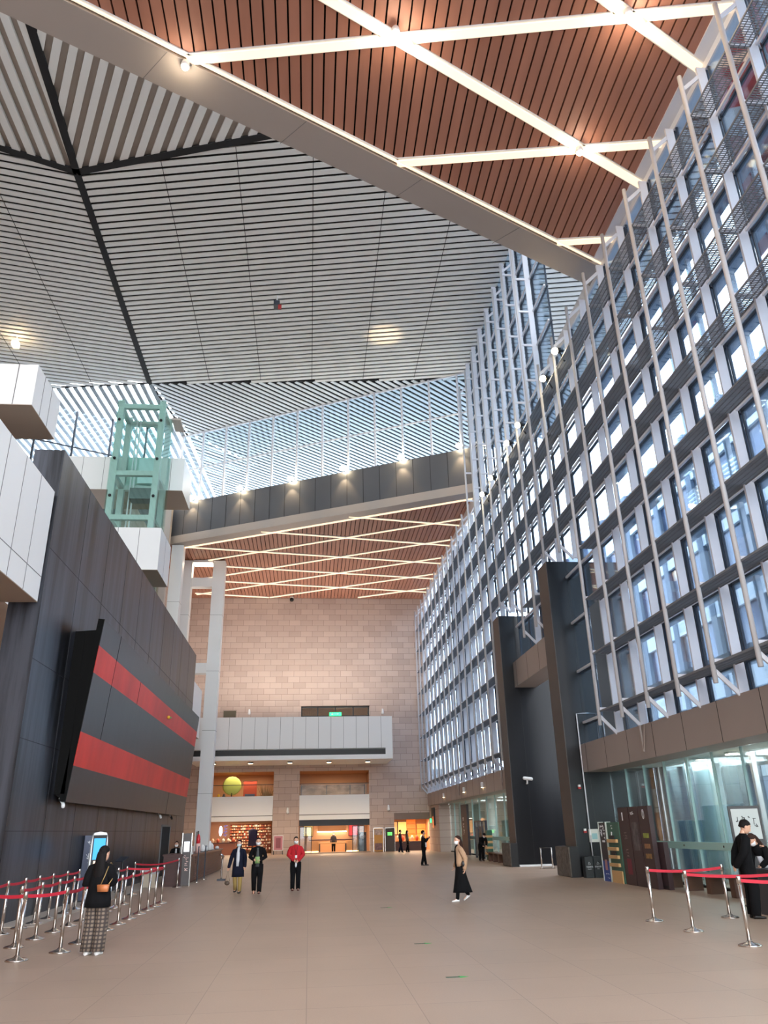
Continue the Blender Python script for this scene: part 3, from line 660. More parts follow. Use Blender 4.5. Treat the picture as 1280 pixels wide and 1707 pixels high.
# ------------------------------------------------------------------ ground-floor glass and vestibule
def lowglass(n, y0, y1, step):
    k = 0; y = y0
    while y < y1-.1:
        w = struct('window_%d' % (n+k), MB().box(11.5, 11.53, y+.01, min(y+step, y1)-.01, .06, 3.62), G_low)
        struct('edge', MB().box(11.48, 11.55, y-.012, y+.012, .06, 3.62), mat('glass_edge', (160,188,186), .3), w)
        k += 1; y += step
    struct('trim_%d' % (n+90), MB().box(11.44, 11.6, y0, y1, 0, .07), M_joint); return n+k
nx = lowglass(50, 4.2, 30.1, 1.62); nx = lowglass(nx, 40.4, 66.5, 2.4)
for y0, y1, lb in ((19, 29.9, 'near'), (41, 62, 'far')):
    t = thing('hand_rail', 'frosted pale green band rail along the %s lobby glass' % lb, 'railing', (11.44, (y0+y1)/2, 1.12)); h = (y1-y0)/2
    MB().box(-.02, .02, -h, h, -.1, .1).build('band', mat('frosted_band', (176,212,204), .5), t)
    for k in range(5): MB().tube([(-.04, -h+.6+k*(2*h-1.2)/4, 0), (.04, -h+.6+k*(2*h-1.2)/4, 0)], .03).build('fixing', M_chrome, t)
struct('ceiling_vestibule', MB().box(11.6, 17.4, 4, 30.1, 3.75, 3.95).box(11.6, 17.4, 40.4, 71, 3.75, 3.95), mat('vestibule_ceiling', (214,220,216), .7))
vw = mat('vestibule_wall', (168,186,178), .6)
struct('wall_vestibule_near', MB().box(17.2, 17.5, 4, 9.8, 0, 3.8).box(17.2, 17.5, 12.4, 17.5, 0, 3.8).box(17.2, 17.5, 21, 24.5, 0, 3.8), vw)
struct('wall_vestibule_far', MB().box(17.2, 17.5, 46, 71, 0, 3.8).box(12.2, 17.5, 70.5, 70.8, 0, 3.8), tilemat('pale_green_stone', (1, 2), (182,190,174), (174,182,166), (140,150,138), 2.2, 1.1, .01, 0, .6))
struct('wall_vestibule_mid', MB().box(13.3, 17.4, 29.6, 30.1, 0, 3.8), mat('navy_wall', (40,58,80), .4))
for k, (x, y) in enumerate([(13.4, 18.2), (14.6, 22.6), (13.8, 27.0), (13.6, 46.5), (13.6, 53.5), (13.6, 60.5)]):
    t = thing('column', 'smooth pale round column behind the %s lobby glass, %s from the camera' % ('near' if k < 3 else 'far', ORD[k % 3]), 'column', (x, y, 0))
    MB().lathe([(.42, 0), (.42, 3.75)], 24).build('shaft', mat('pale_column', (216,226,222), .4), t, True); MB().lathe([(.46, 0), (.46, .12)], 24).build('base', M_chrome, t)
for k, (x, y) in enumerate([(13.0, 20.6), (13.0, 23.6)]):
    t = thing('downlight', 'bright square ceiling light behind the lobby glass, %s from the camera' % ORD[k], 'light', (x, y, 3.74)); MB().box(-.16, .16, -.16, .16, -.05, 0).build('housing', M_white, t); MB().box(-.13, .13, -.13, .13, -.07, -.05).build('lens', M_hot, t)
for k, y in enumerate((8, 13, 18, 23, 27.5, 43, 49, 56, 63)): lamp('AREA', 'vestibule_lamp', (14.5, y, 3.7), 85, (.97, 1, 1), 2.5, 2.5)
# inner glass screens of the vestibule
for k, y in enumerate((17.2, 20.2, 24.6, 26.6)):
    t = thing('glass_screen', 'frameless inner glass screen in the vestibule, %s from the camera' % ORD[k], 'glass screen', (12.2, y, 0)); MB().box(0, 2.4, -.012, .012, .02, 3.7).build('glass_pane', G_low, t); MB().box(0, 2.4, -.04, .04, 0, .05).build('foot_rail', M_chrome, t)

# ------------------------------------------------------------------ outside: office block across the street
ob = mat('office_glass', (44,68,104), .2, .2, noise=((.25,.25,.5), .25)); ow = mat('office_sky_white', (226,232,238), .6)
t = thing('office_building', 'blue-grey office block with painted white sky bands seen through the glass facade', 'building', (30, 20, 0))
ofb = MB().box(0, 16, -44, 80, 0, 31).build('body', ob, t)
q = MB()
for k in range(5): q.box(-.25, 0, -44, 80, 4.5+k*5.6, 6.0+k*5.6)
q.build('sky_white_bands', ow, ofb); q = MB()  # white bands stand in for strips of bright sky
for k in range(20): q.box(-.3, 0, -42+k*6.2, -41.2+k*6.2, 0, 31)
q.build('piers', mat('office_grey', (92,108,128), .6), t)
t = thing('office_building', 'pale tall block behind the blue-grey office beyond the facade', 'building', (52, 24, 0)); MB().box(0, 14, -22, 10, 0, 52).build('body', mat('far_tower', (168,182,196), .7), t)
q = MB()
for k in range(12): q.box(-.2, 0, -22, 10, 3+k*4, 4.6+k*4)
q.build('window_bands', mat('far_tower_glass', (96,120,146), .4), t)
t = thing('banner', 'red and white banner outside, seen through the facade glass at the top right', 'banner', (14, 16.8, 18.3))
MB().box(-.03, .03, -1.6, 1.6, 0, 9).build('cloth', mat('banner_red', (190,40,52), .7), t)
MB().bar((-.05, -1.6, 3), (-.05, 1.6, 6.2), .02, .9, up=(0, 0, 1)).build('white_band', M_mask, t)
for y in (-1.65, 1.65): MB().tube([(0, y, -18.6), (0, y, 9.1)], .06).build('pole', M_frame, t)
# outer canopy with slats on the street side
q = MB()
for k in range(7): q.box(13.2, 13.5, -10, 30, 6.2+k*2.4, 6.75+k*2.4)
struct('trim_sunshade', q, mat('sunshade_blue', (136,154,176), .5, .2))
q = MB()
for k in range(19): y = -10+k*2.2; q.box(13.25, 13.4, y, y+.12, .0, 22.4)
struct('trim_sunshade_posts', q, M_steel)

# ------------------------------------------------------------------ left: black wall with tilted panel
WX = -6.7
bw = struct('wall_left', MB().box(-7.48, WX, 18.97, 45, 0, 11.37), M_bw)
jm = MB()
for z in (1.9, 3.9, 5.75, 8.58): jm.box(WX, WX+.004, 18.97, 45, z-.008, z+.008)
for y in (21.6, 24.2, 26.8, 29.4, 32, 34.6, 37.2, 39.8, 42.4): jm.box(WX, WX+.004, y-.007, y+.007, 0, 11.37)
struct('seams', jm, mat('wall_seam', (34,34,37), .6), bw)
struct('baseboard_left', MB().box(WX, WX+.9, 18.97, 45, 0, .012), mat('pale_kerb', (176,166,156), .6))
dw = struct('door_1', MB().box(WX, WX+.01, 38.4, 40.6, 0, 2.1), M_black)
struct('frame', MB().box(WX, WX+.03, 38.3, 38.4, 0, 2.18).box(WX, WX+.03, 40.6, 40.7, 0, 2.18).box(WX, WX+.03, 38.3, 40.7, 2.1, 2.18), M_seam, dw)
t = thing('tilted_panel', 'huge dark glossy panel with two red stripes leaning out from the black wall', 'panel', (-6.36, 32.3, 2.6))
TA = Vector((0, 0, 0)); TB = Vector((.43, 0, 4.9)); tn = Vector((4.9, 0, -.43)).normalized()
def band(f0, f1, thick=.17, y0=-10.3, y1=10.2):
    a = TA.lerp(TB, f0); b = TA.lerp(TB, f1); m = MB(); vs = []
    for y in (y0, y1):
        for p, off in ((a, -thick), (a, 0), (b, 0), (b, -thick)): vs.append((p.x+tn.x*off, y, p.z+tn.z*off))
    return m.add(vs, [(0,1,2,3),(7,6,5,4),(0,4,5,1),(1,5,6,2),(2,6,7,3),(3,7,4,0)])
FB = [0, .185, .365, .69, .845, 1]
band(0, 1, .17, -10.3, 10.2).xf(Matrix.Translation((-tn.x*.012, 0, -tn.z*.012))).build('core', mat('matte_black', (6,6,6), .85, spec=.2), t)
for k in range(5): band(FB[k], FB[k+1], .011, -10.29, 10.19).build('red_stripe' if k in (1, 3) else 'dark_band', M_redp if k in (1, 3) else M_dkp, t)
q = MB()
for y, f0, f1 in ((-8.2, 0.365, 1), (-4.5, .69, .845), (4.8, 0, .185)):
    a = TA.lerp(TB, f0)+tn*.004; b = TA.lerp(TB, f1)+tn*.004; q.bar((a.x, y, a.z), (b.x, y, b.z), .02, .006, up=(1, 0, 0))
q.build('joints', M_black, t)
MB().box(-.335, -.06, -10.3, 10.2, .2, 4.55).build('box_back', MATS['matte_black'], t)
MB().add([(-.34, -10.28, .2), (.0-.07, -10.28, .05), (.36, -10.28, 4.6), (-.34, -10.28, 4.55), (-.34, 10.18, .2), (-.07, 10.18, .05), (.36, 10.18, 4.6), (-.34, 10.18, 4.55)], [(0,1,2,3),(7,6,5,4),(0,4,5,1),(2,6,7,3)]).build('side_box', MATS['matte_black'], t)
for y, z, lb in [(22.05, 2.55, 'white camera hanging under the near lower corner of the tilted panel'), (36.3, 2.5, 'white camera under the far part of the tilted panel'), (39.2, 2.5, 'black camera under the far end of the tilted panel')]:
    q = thing('wall_camera', lb, 'camera', (-6.45, y, z)); MB().tube([(-.1, 0, .15), (0, 0, 0)], .02).build('bracket', M_white, q); MB().tube([(0, .05, .02), (.06, -.12, -.06)], .05, 8, True).build('housing', M_blk if y > 38 else M_white, q, True)
# small marker stuck on the upper red stripe
q = thing('panel_marker', 'tiny yellow and green stick mark on the upper red stripe', 'marker', (-5.98, 34.1, 6.36)); MB().bar((0, -.3, -.03), (0, .2, .03), .03, .06).build('stick', mat('mark_green', (60,190,80), .5), q); MB().ball((0, -.38, -.03), .07).build('knob', mat('mark_yellow', (220,180,60), .5), q, True)

# white boxes of the left gallery
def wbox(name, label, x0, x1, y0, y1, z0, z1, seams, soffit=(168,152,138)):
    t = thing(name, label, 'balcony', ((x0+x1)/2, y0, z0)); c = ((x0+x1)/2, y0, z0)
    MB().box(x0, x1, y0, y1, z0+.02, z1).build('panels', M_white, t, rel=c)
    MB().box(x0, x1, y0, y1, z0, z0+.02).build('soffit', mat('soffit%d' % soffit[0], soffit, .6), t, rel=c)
    q = MB()
    for ax, p in seams:
        if ax == 'y': q.box(x1, x1+.004, p-.012, p+.012, z0+.02, z1)
        elif ax == 'x': q.box(p-.012, p+.012, y0-.004, y0, z0+.02, z1)
        else: q.box(x1, x1+.004, y0, y1, p-.01, p+.01)
    if seams: q.build('panel_joints', M_seam, t, rel=c)
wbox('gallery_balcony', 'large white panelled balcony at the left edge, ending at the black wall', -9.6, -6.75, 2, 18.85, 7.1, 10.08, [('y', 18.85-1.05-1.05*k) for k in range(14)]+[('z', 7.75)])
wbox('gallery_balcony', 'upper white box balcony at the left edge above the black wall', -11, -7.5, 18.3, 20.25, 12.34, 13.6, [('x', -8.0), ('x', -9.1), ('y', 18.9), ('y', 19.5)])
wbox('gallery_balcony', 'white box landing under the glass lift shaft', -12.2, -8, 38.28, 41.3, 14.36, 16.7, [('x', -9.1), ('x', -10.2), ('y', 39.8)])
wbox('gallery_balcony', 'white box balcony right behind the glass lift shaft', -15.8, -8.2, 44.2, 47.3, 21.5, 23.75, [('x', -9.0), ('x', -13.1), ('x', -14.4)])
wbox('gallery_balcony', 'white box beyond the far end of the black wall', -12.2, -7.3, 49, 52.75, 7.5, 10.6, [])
struct('wall_gallery_upper', MB().box(-14, -11, 18, 19.0, 11.4, 13.0), M_beige)
# white columns and frames at the far left
def col(label, x0, x1, y0, y1, z1, name='column'):
    t = thing(name, label, 'column', ((x0+x1)/2, y0, 0)); c = ((x0+x1)/2, y0, 0)
    MB().box(x0, x1, y0, y1, 0, z1).build('shaft', M_white, t, rel=c)
    q = MB()
    for z in (4.5, 9, 13.5, 18): q.box(x0-.003, x1+.003, y0-.003, y1+.003, z-.01, z+.01)
    q.build('joints', M_seam, t, rel=c); return t
col('tall white square column standing free in front of the stone wall', -8.2, -7.23, 60.7, 61.7, 22.6)
col('white column under the left end of the charcoal fascia', -10.95, -10.05, 56.9, 57.8, 22.55)
col('white column beyond the fascia column, behind the black wall', -10.6, -9.9, 60.7, 61.6, 22.6)
for z0, z1, lb in ((20.4, 21.15, 'upper'), (13.35, 14.15, 'lower')):
    t = tag(MB().box(-9.88, -8.22, 60.8, 61.5, z0, z1).build('tie_beam', M_white), '%s white tie beam joining the two far left white columns' % lb, 'beam')
t = thing('ceiling_light', 'bright square light recess beside the top of the far left columns', 'light', (-9.05, 61.2, 22.55)); MB().box(-.8, .8, -.5, .5, -.12, .1).build('housing', M_white, t); MB().box(-.75, .75, -.45, .45, -.16, -.12).build('diffuser', mat('recess_lamp', (255,236,210), .5, emit=4), t)
tag(MB().box(-11.9, -11.0, 55.8, 56.4, 0, 25.9).build('beige_pilaster', M_beige), 'beige pilaster at the left end of the charcoal fascia', 'pilaster')
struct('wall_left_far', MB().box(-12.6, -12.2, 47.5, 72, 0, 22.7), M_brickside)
struct('wall_gallery_mid', MB().box(-12.6, -12.22, 38.28, 47.5, 0, 16.6), mat('gallery_wall', (168,128,100), .8))
# glass lift
LX0, LX1, LY0, LY1, LZ0, LZ1 = -11.95, -9.1, 41.45, 43.95, 0, 26.3
t = thing('glass_lift', 'green glass lift shaft standing above the black wall', 'lift', ((LX0+LX1)/2, LY0, LZ0)); c = ((LX0+LX1)/2, LY0, LZ0)
MB().box(LX0, LX1, LY0-.05, LY0-.02, LZ0, LZ1).box(LX1+.02, LX1+.05, LY0, LY1+.2, LZ0, LZ1-.2).box(LX0-.05, LX0-.02, LY0, LY1, LZ0, LZ1).box(LX0, LX1, LY1+.02, LY1+.05, LZ0, LZ1).build('glass_walls', G_lift, t, rel=c)
LF = mat('lift_frame', (186,198,194), .4)
q = MB()
for x in (LX0+.2, LX1-.2):
    for y in (LY0+.2, LY1-.2): q.box(x-.17, x+.17, y-.17, y+.17, LZ0, LZ1-.02)
for z in (18.6, 21.4, 25.9):
    q.box(LX0+.2, LX1-.2, LY0+.05, LY0+.3, z-.15, z+.15).box(LX0+.2, LX1-.2, LY1-.3, LY1-.05, z-.15, z+.15).box(LX1-.33, LX1-.07, LY0+.2, LY1-.2, z-.12, z+.12).box(LX0+.07, LX0+.33, LY0+.2, LY1-.2, z-.12, z+.12)
q.build('frame', LF, t, rel=c)
q = MB()
for x in (LX0+.75, LX0+.95): q.box(x-.04, x+.04, LY1-.5, LY1-.42, LZ0, LZ1-.3)
q.build('guide_rails', M_steel, t, rel=c)
MB().box(LX0+.95, LX1-.5, LY1-1.2, LY1-.4, 20.3, 21.0).build('counterweight', mat('lift_motor', (96,108,108), .5), t, rel=c)
MB().box(LX0+1.1, LX1-.7, LY1-.35, LY1-.3, 21.7, 23.4).build('landing_door', mat('lift_door', (190,214,214), .3, .3), t, rel=c)
q = MB()
for z in (19.9, 22.3, 24.9):
    for x in (LX0+.2, LX1-.2): MB().ball((x, LY0-.06, z), .09).build('glass_fixing', M_blk, t, True, rel=c)
MB().box(LX1-.05, LX1+.5, LY1-.3, LY1+1.3, LZ1-.1, LZ1+.05).build('roof_bracket', M_beige, t, rel=c)

# ------------------------------------------------------------------ left furniture
def lettering(m_, cells, w, h, seed, y=0):
    """brush-like strokes, one cluster per cell"""
    rr = random.Random(seed); q = MB()
    for cx, cz in cells:
        for k in range(5):
            a = Vector((cx+rr.uniform(-.4, .2)*w, y, cz+rr.uniform(-.42, .42)*h)); an = rr.choice([0, .2, 1.5, -1.0, 2.4]); L = rr.uniform(.4, .8)
            b = a+Vector((math.cos(an)*L*w*.7, 0, math.sin(an)*L*h*.7)); b.x = max(cx-.48*w, min(cx+.48*w, b.x)); b.z = max(cz-.48*h, min(cz+.48*h, b.z))
            if (b-a).length > .01: q.bar(a, b, .008, rr.uniform(.08, .16)*min(w, h), up=(-(b-a).z, 0, (b-a).x))
    return q
def stand_board(name, label, loc, rz, w, h, m, th=.06):
    t = thing(name, label, 'sign', loc, rz); bd = MB().box(-w/2, w/2, -th/2, th/2, .03, h).build('board', m, t); MB().box(-w/2-.03, w/2+.03, -.18, .18, 0, .03).build('base', M_blk, t); return t
t = stand_board('totem_sign', 'slate blue standing sign with white brush lettering before the black wall', (-6.5, 25.6, 0), math.radians(28), .42, 1.78, mat('slate_sign', (86,92,112), .5), .12)
lettering(M_mask, [(-.02, 1.55), (.05, 1.38), (-.05, 1.22)], .2, .17, 3, -.064).build('lettering', M_mask, t)
lettering(M_mask, [(0, 1.02), (0, .62), (0, .52)], .12, .07, 4, -.064).build('small_text', M_mask, t)
t = thing('touch_kiosk', 'rounded white kiosk with lit blue screen before the black wall', 'kiosk', (-5.9, 24.1, 0), math.radians(28))
q = MB(); pts = []
for k in range(16):
    a = 2*math.pi*k/16; pts.append((math.copysign(abs(math.cos(a))**.35, math.cos(a))*.23, math.copysign(abs(math.sin(a))**.35, math.sin(a))*.95+.92))
q.loft([[Vector((x, y, z)) for x, z in pts] for y in (-.05, .05)]).build('shell', M_white, t)
MB().box(-.19, .19, -.058, -.05, .9, 1.78).build('bezel', M_blk, t); MB().box(-.16, .16, -.062, -.058, 1.15, 1.7).build('screen', mat('blue_screen', (50,140,205), .4, emit=.45), t); MB().box(-.12,.12,-.065,-.062,1.0,1.12).build('lower_banner', mat('peach_screen', (240,190,160), .4, emit=.7), t)
MB().box(-.28, .28, -.2, .2, 0, .03).build('base', M_blk, t)
t = thing('tablet_stand', 'slim black tablet stand at the foot of the black wall', 'stand', (-6.3, 29.2, 0)); MB().tube([(0,0,.02),(0,0,.95)], .03).build('pole', M_blk, t); MB().bar((-.1,-.12,.95),(.02,.12,1.08), .32, .025).build('tablet', M_frame, t); MB().lathe([(.2,0),(.2,.02)]).build('base', M_blk, t)
t = thing('lectern', 'dark wooden reception lectern near the door in the black wall', 'desk', (-5.0, 32.2, 0)); MB().box(-.32,.34,-.8,.9,0,1.02).build('body', M_dwood, t); MB().box(-.36,.38,-.84,.94,1.02,1.08).build('top', M_dwood, t)
t = thing('case_stack', 'grey case on a beige box beside the lectern', 'box', (-5.75, 31.4, 0)); MB().box(-.28,.28,-.2,.2,0,.45).build('box', mat('beige_box', (170,158,140), .7), t); MB().box(-.32,.3,-.22,.22,.45,.62).build('case', mat('grey_case', (150,150,152), .5), t)
t = thing('gate_post', 'tall chrome framed info post at the front corner of the counter', 'sign', (-4.55, 31.6, 0), math.radians(20)); MB().box(-.16,.16,-.05,.05,.02,1.78).build('panel', mat('info_dark', (70,62,62), .4), t); MB().box(-.19,-.16,-.06,.06,0,1.8).box(.16,.19,-.06,.06,0,1.8).build('frame', M_chrome, t); MB().box(-.1,.1,-.056,-.05,1.15,1.5).build('screen', mat('info_screen', (220,226,232), .4, emit=.6), t)
lettering(M_mask, [(0, .95), (0, .75), (0, .55)], .2, .16, 9, -.056).build('lettering', mat('peach_letter', (226,190,180), .6), t)
t = thing('counter', 'long dark wooden slatted counter along the left side of the hall', 'counter', (-4.7, 34.2, 0))
MB().box(-.45, .12, -1.9, 10.2, .02, .95).build('body', M_dwood, t); MB().box(-.5, .2, -1.2, 10.3, .95, 1.02).build('top', mat('counter_top', (96,56,44), .35), t)
q = MB()
for k in range(13): q.box(.12, .15, .3, 10.2, .06+k*.068, .1+k*.068)
q.build('slats', mat('slat_wood', (112,72,58), .5), t)
q = MB()
for k in range(13): q.box(-.44, .1, -1.93, -1.9, .06+k*.068, .1+k*.068)
q.build('end_slats', mat('slat_wood', (112,72,58), .5), t)
t = thing('lipstick_ornament', 'red-tipped pink upright ornament standing on the counter', 'ornament', (-4.7, 36, 1.02)); MB().lathe([(.11,0),(.11,.34),(.09,.36)]).build('base', mat('pale_pink', (226,186,176), .5), t, True); MB().lathe([(.085,.34),(.085,.52),(.06,.66),(.015,.74)]).build('tip', mat('tip_red', (200,40,48), .35), t, True)
def item(name, label, cat, loc, fn):
    t = thing(name, label, cat, loc); fn(t)
item('white_carton', 'white carton on the near end of the counter', 'box', (-4.75, 33.2, 1.02), lambda t: (MB().box(-.22,.2,-.3,.3,0,.3).build('carton', M_white, t), MB().box(-.2,.18,-.28,.28,.3,.31).build('lid', mat('carton_lid', (205,205,205), .7), t)))
for k, (y, h) in enumerate(((37.5,.3),(38.6,.22),(40.2,.42),(41.0,.3),(43.4,.15))):
    item('counter_item', 'small white display item on the counter, %s along' % ORD[k], 'display item', (-4.7, y, 1.02), lambda t: (MB().lathe([(.1,0),(.09,h*.7),(.03,h)]).build('body', M_white, t, True), MB().lathe([(.12,-0.001),(.12,.02)]).build('foot', M_blk, t)))
for x, y, z, lb in [(-5.2, 37.0, 1.7, 'dark framed tall notice behind the counter near the white column'), (-5.2, 39.4, 1.85, 'second dark tall notice behind the counter')]:
    item('tall_notice', lb, 'sign', (x, y, 0), lambda t: (MB().box(-.03,.03,-.2,.2,.3,z).build('board', mat('notice_grey', (120,112,106), .6), t), MB().box(-.035,-.03,-.24,-.2,0,z+.03).box(-.035,.035,.2,.24,0,z+.03).build('frame', M_blk, t)))
for k, (x, y) in enumerate(((-4.36, 33.7), (-4.33, 35.7))):
    item('slim_post', 'slim dark metal post in front of the counter, %s from the camera' % ['first', 'second'][k], 'post', (x, y, 0), lambda t: (MB().tube([(0,0,.02),(0,0,1.3)], .025).build('pole', M_frame, t), MB().lathe([(.12,0),(.12,.02)]).build('base', M_chrome, t)))
item('turnstile_post', 'chrome curved-top gate post standing beyond the counter front', 'post', (-3.5, 34.5, 0), lambda t: (MB().tube([(0,0,.05),(0,0,.75),(.04,0,.88),(-.05,-.1,.95)], [.04,.04,.05,.05], 10, True).build('pole', M_chrome, t, True), MB().box(-.16,.16,-.14,.14,0,.06).build('base', M_frame, t)))

# ------------------------------------------------------------------ stanchions
def stanchion(label, loc, grp, belts):
    t = thing('stanchion', label, 'stanchion', loc, group=grp)
    t_b = base_me; 
    for nm, me in (('base', base_me), ('pole', pole_me), ('belt_head', head_me)):
        o = bpy.data.objects.new(nm, me); COL.objects.link(o); o.parent = t
    for dx, dy in belts:
        L = math.hypot(dx, dy); n = 6; q = MB(); vs = []
        for k in range(n+1):
            s_ = k/n; sag = -.03*4*s_*(1-s_)*L/1.2; ux, uy = dx/L, dy/L; x, y = dx*s_, dy*s_
            for z in (.875, .925):
                for o_ in (-.003, .003): vs.append((x-uy*o_, y+ux*o_, z+sag))
        fs = []
        for k in range(n):
            b = 4*k; fs += [(b, b+4, b+6, b+2), (b+1, b+3, b+7, b+5), (b+2, b+6, b+7, b+3), (b, b+1, b+5, b+4)]
        q.add(vs, fs).build('belt', M_belt, o)
    return t
base_me = MB().lathe([(.17, 0), (.172, .014), (.15, .026), (.06, .05), (.035, .075)], 28).mesh('base', M_chrome, True)
pole_me = MB().lathe([(.03, .05), (.03, .86)], 16).mesh('pole', M_chrome, True)
head_me = MB().lathe([(.034, .85), (.034, .955), (.026, .965)], 16).mesh('belt_head', M_chrome, True)
GL = 'left queue stanchions'
rows = [(-4.05, [14.77, 15.86, 16.85, 17.86, 18.9, 20.01, 21.1, 22.17, 23.1, 24.1], 'row nearest the hall'), (-5.06, [15.6, 16.72, 17.83, 18.87, 19.85, 20.95, 22.04, 23.05, 24.1], 'middle row'), (-6.03, [15.6, 16.65, 17.7, 18.74, 19.66, 20.65, 21.8, 22.9], 'row by the black wall')]
for x, yy, nm in rows:
    for k, y in enumerate(yy):
        bl = [(0, yy[k+1]-y)] if k < len(yy)-1 else []
        if nm[0:3] == 'mid' and k == len(yy)-1: bl = [(1.01, 0)]
        if k == 0 and x == -4.05: bl.append((-.42, -.78))
        stanchion('chrome stanchion with red belt at left, %s post of the %s' % (ORD[k], nm), (x, y, 0), GL, bl)
stanchion('nearest chrome stanchion of the left queue, at the picture edge', (-4.47, 13.99, 0), GL, [(-.62, .3)])
stanchion('chrome stanchion left of the nearest one, at the picture edge', (-5.09, 14.29, 0), GL, [(-.9, .5)])
stanchion('chrome stanchion standing by the tablet stand', (-5.6, 27.8, 0), GL, [(.9, 3.2)])
stanchion('chrome stanchion standing by the grey case', (-4.7, 31.0, 0), GL, [])
GR = 'right queue stanchions'
stanchion('chrome stanchion at right, farthest left of the right queue', (6.69, 16.14, 0), GR, [(1.62, .15)])
stanchion('chrome stanchion at right, second back from the camera', (6.69, 14.5, 0), GR, [(2.6, .25)])
stanchion('chrome stanchion at right closest to the camera', (6.71, 12.68, 0), GR, [(2.4, .1)])
stanchion('chrome stanchion at right beside the man in black', (8.31, 16.29, 0), GR, [])
stanchion('chrome stanchion at the right picture edge', (9.3, 14.75, 0), GR, [])
stanchion('chrome stanchion beyond the right picture edge', (9.11, 12.78, 0), GR, [])

# ------------------------------------------------------------------ right: boards, bins, benches
def side_board(label, y0, y1, h, m, deco, x=10.08, th=.14):
    t = thing('display_board', label, 'sign', (x, (y0+y1)/2, 0), -math.pi/2); w = (y1-y0)
    bd = MB().box(-w/2, w/2, -th/2, th/2, 0, h).build('board', m, t); deco(bd, w, -th/2); return t
def d1(t, w, y):
    MB().box(-w/2-.02,-w/2+.03,y-.02,.1,0,1.84).box(w/2-.03,w/2+.02,y-.02,.1,0,1.84).build('pale_edge', mat('pale_edge', (206,214,204), .6), t)
    MB().box(-w/2+.03,w/2-.03,y-.006,y,0,.62).build('blue_foot', mat('blue_print2', (44,74,150), .5), t)
    lettering(M_mask, [(-.12,1.62),(.1,1.64),(-.12,1.44),(.1,1.4)], .24, .22, 21, y-.008).build('lettering', M_mask, t)
    MB().box(-.12,.12,y-.01,y,1.2,1.26).build('title_plate', M_mask, t); MB().box(-.1,.1,y-.012,y,.34,.66).build('phone_picture', mat('phone_pic', (180,130,130), .5), t)
    lettering(M_mask, [(-.1,.22),(.1,.22),(.12,.1)], .18, .04, 23, y-.01).build('small_text', M_mask, t)
def d2(t, w, y):
    q = MB()
    for z in (.48, .72, .96, 1.2): q.box(-w/2+.05,w/2-.2,y-.08,y,z,z+.1)
    q.build('wood_shelves', mat('pale_wood', (206,166,112), .5), t); MB().box(-w/2+.05,w/2-.1,y-.03,y,0,.36).build('wood_foot', mat('pale_wood', (206,166,112), .5), t)
    lettering(M_mask, [(-.1,1.72),(-.1,1.64)], .16, .05, 31, y-.005).build('small_text', M_mask, t)
    for z, c in ((.83, (30,30,30)), (1.31, (40,36,34))): MB().box(-.3,.1,y-.05,y-.01,z,z+.11).build('shelf_goods', mat('dark_goods', c, .5), t)
    MB().bar((-.16,y-.02,1.32),(-.1,y-.02,1.52), .02, .06).build('pale_figure', M_mask, t)
MR = mat('maroon_board', (58,40,42), .45)
def d3(t, w, y):
    MB().box(-.12,-.05,y-.006,y,1.86,2.1).build('vertical_title', M_mask, t); lettering(M_mask, [(0,1.5),(0,1.42),(0,1.34),(0,1.0),(0,.92),(0,.84)], .3, .05, 41, y-.005).build('small_text', mat('dim_text', (150,130,130), .6), t)
    MB().box(-.15,.2,y-.006,y,.3,.75).build('red_print', mat('dull_red', (120,46,58), .6), t)
def d4(t, w, y):
    lettering(M_mask, [(-.15,2.06),(-.02,2.06)], .14, .1, 43, y-.005).build('title', M_mask, t); MB().box(-.22,.2,y-.006,y,1.0,1.8).build('grey_picture', mat('relief_pic', (96,88,88), .6, noise=((9,1,5), .5)), t)
def d5(t, w, y):
    q = MB(); q.loft([[Vector((.09*math.cos(a)*s_, y-.01, 2.02+.14*math.sin(a)*s_)) for a in [2*math.pi*k/16 for k in range(16)]] for s_ in (1, .75)], False).build('ring_emblem', M_mask, t)
    MB().box(-.012,.012,y-.012,y-.004,1.93,2.11).build('emblem_bar', M_mask, t)
    for z, c in ((1.36,(150,160,70)),(1.07,(150,110,76)),(.8,(150,116,70))): MB().box(-.2,.2,y-.006,y,z,z+.13).build('picture_strip', mat('strip%d' % c[1], c, .6, noise=((14,1,9), .4)), t)
side_board('black and blue display board with white brush lettering and phone picture', 27.15, 27.85, 1.82, mat('ink_board', (44,40,46), .5), d1)
side_board('green display board with pale wooden shelves', 26.0, 27.05, 1.82, mat('green_board', (62,104,88), .55), d2)
side_board('tall maroon board with white vertical title and red print', 25.05, 25.9, 2.25, MR, d3)
side_board('tall maroon board with grey relief picture', 24.3, 25.0, 2.25, MR, d4)
side_board('tall maroon board with ring emblem and three picture strips', 23.5, 24.25, 2.25, MR, d5)
side_board('lower dark board partly hidden behind the tall maroon boards', 23.15, 23.6, 1.25, MR, lambda t, w, y: MB().box(-w/2+.02,w/2-.02,y-.004,y,.05,.1).build('foot_strip', M_blk, t), x=10.25)
t = thing('notice_plate', 'small pale notice plate beside the pipe on the near pier', 'sign', (10.62, 30.1, 1.36)); MB().box(-.2,.2,-.03,.03,-.2,.25).build('plate', mat('pale_plate', (214,216,206), .6), t); MB().box(-.1,.1,-.035,-.03,-.1,.1).build('print', mat('teal_print', (150,190,190), .6), t)
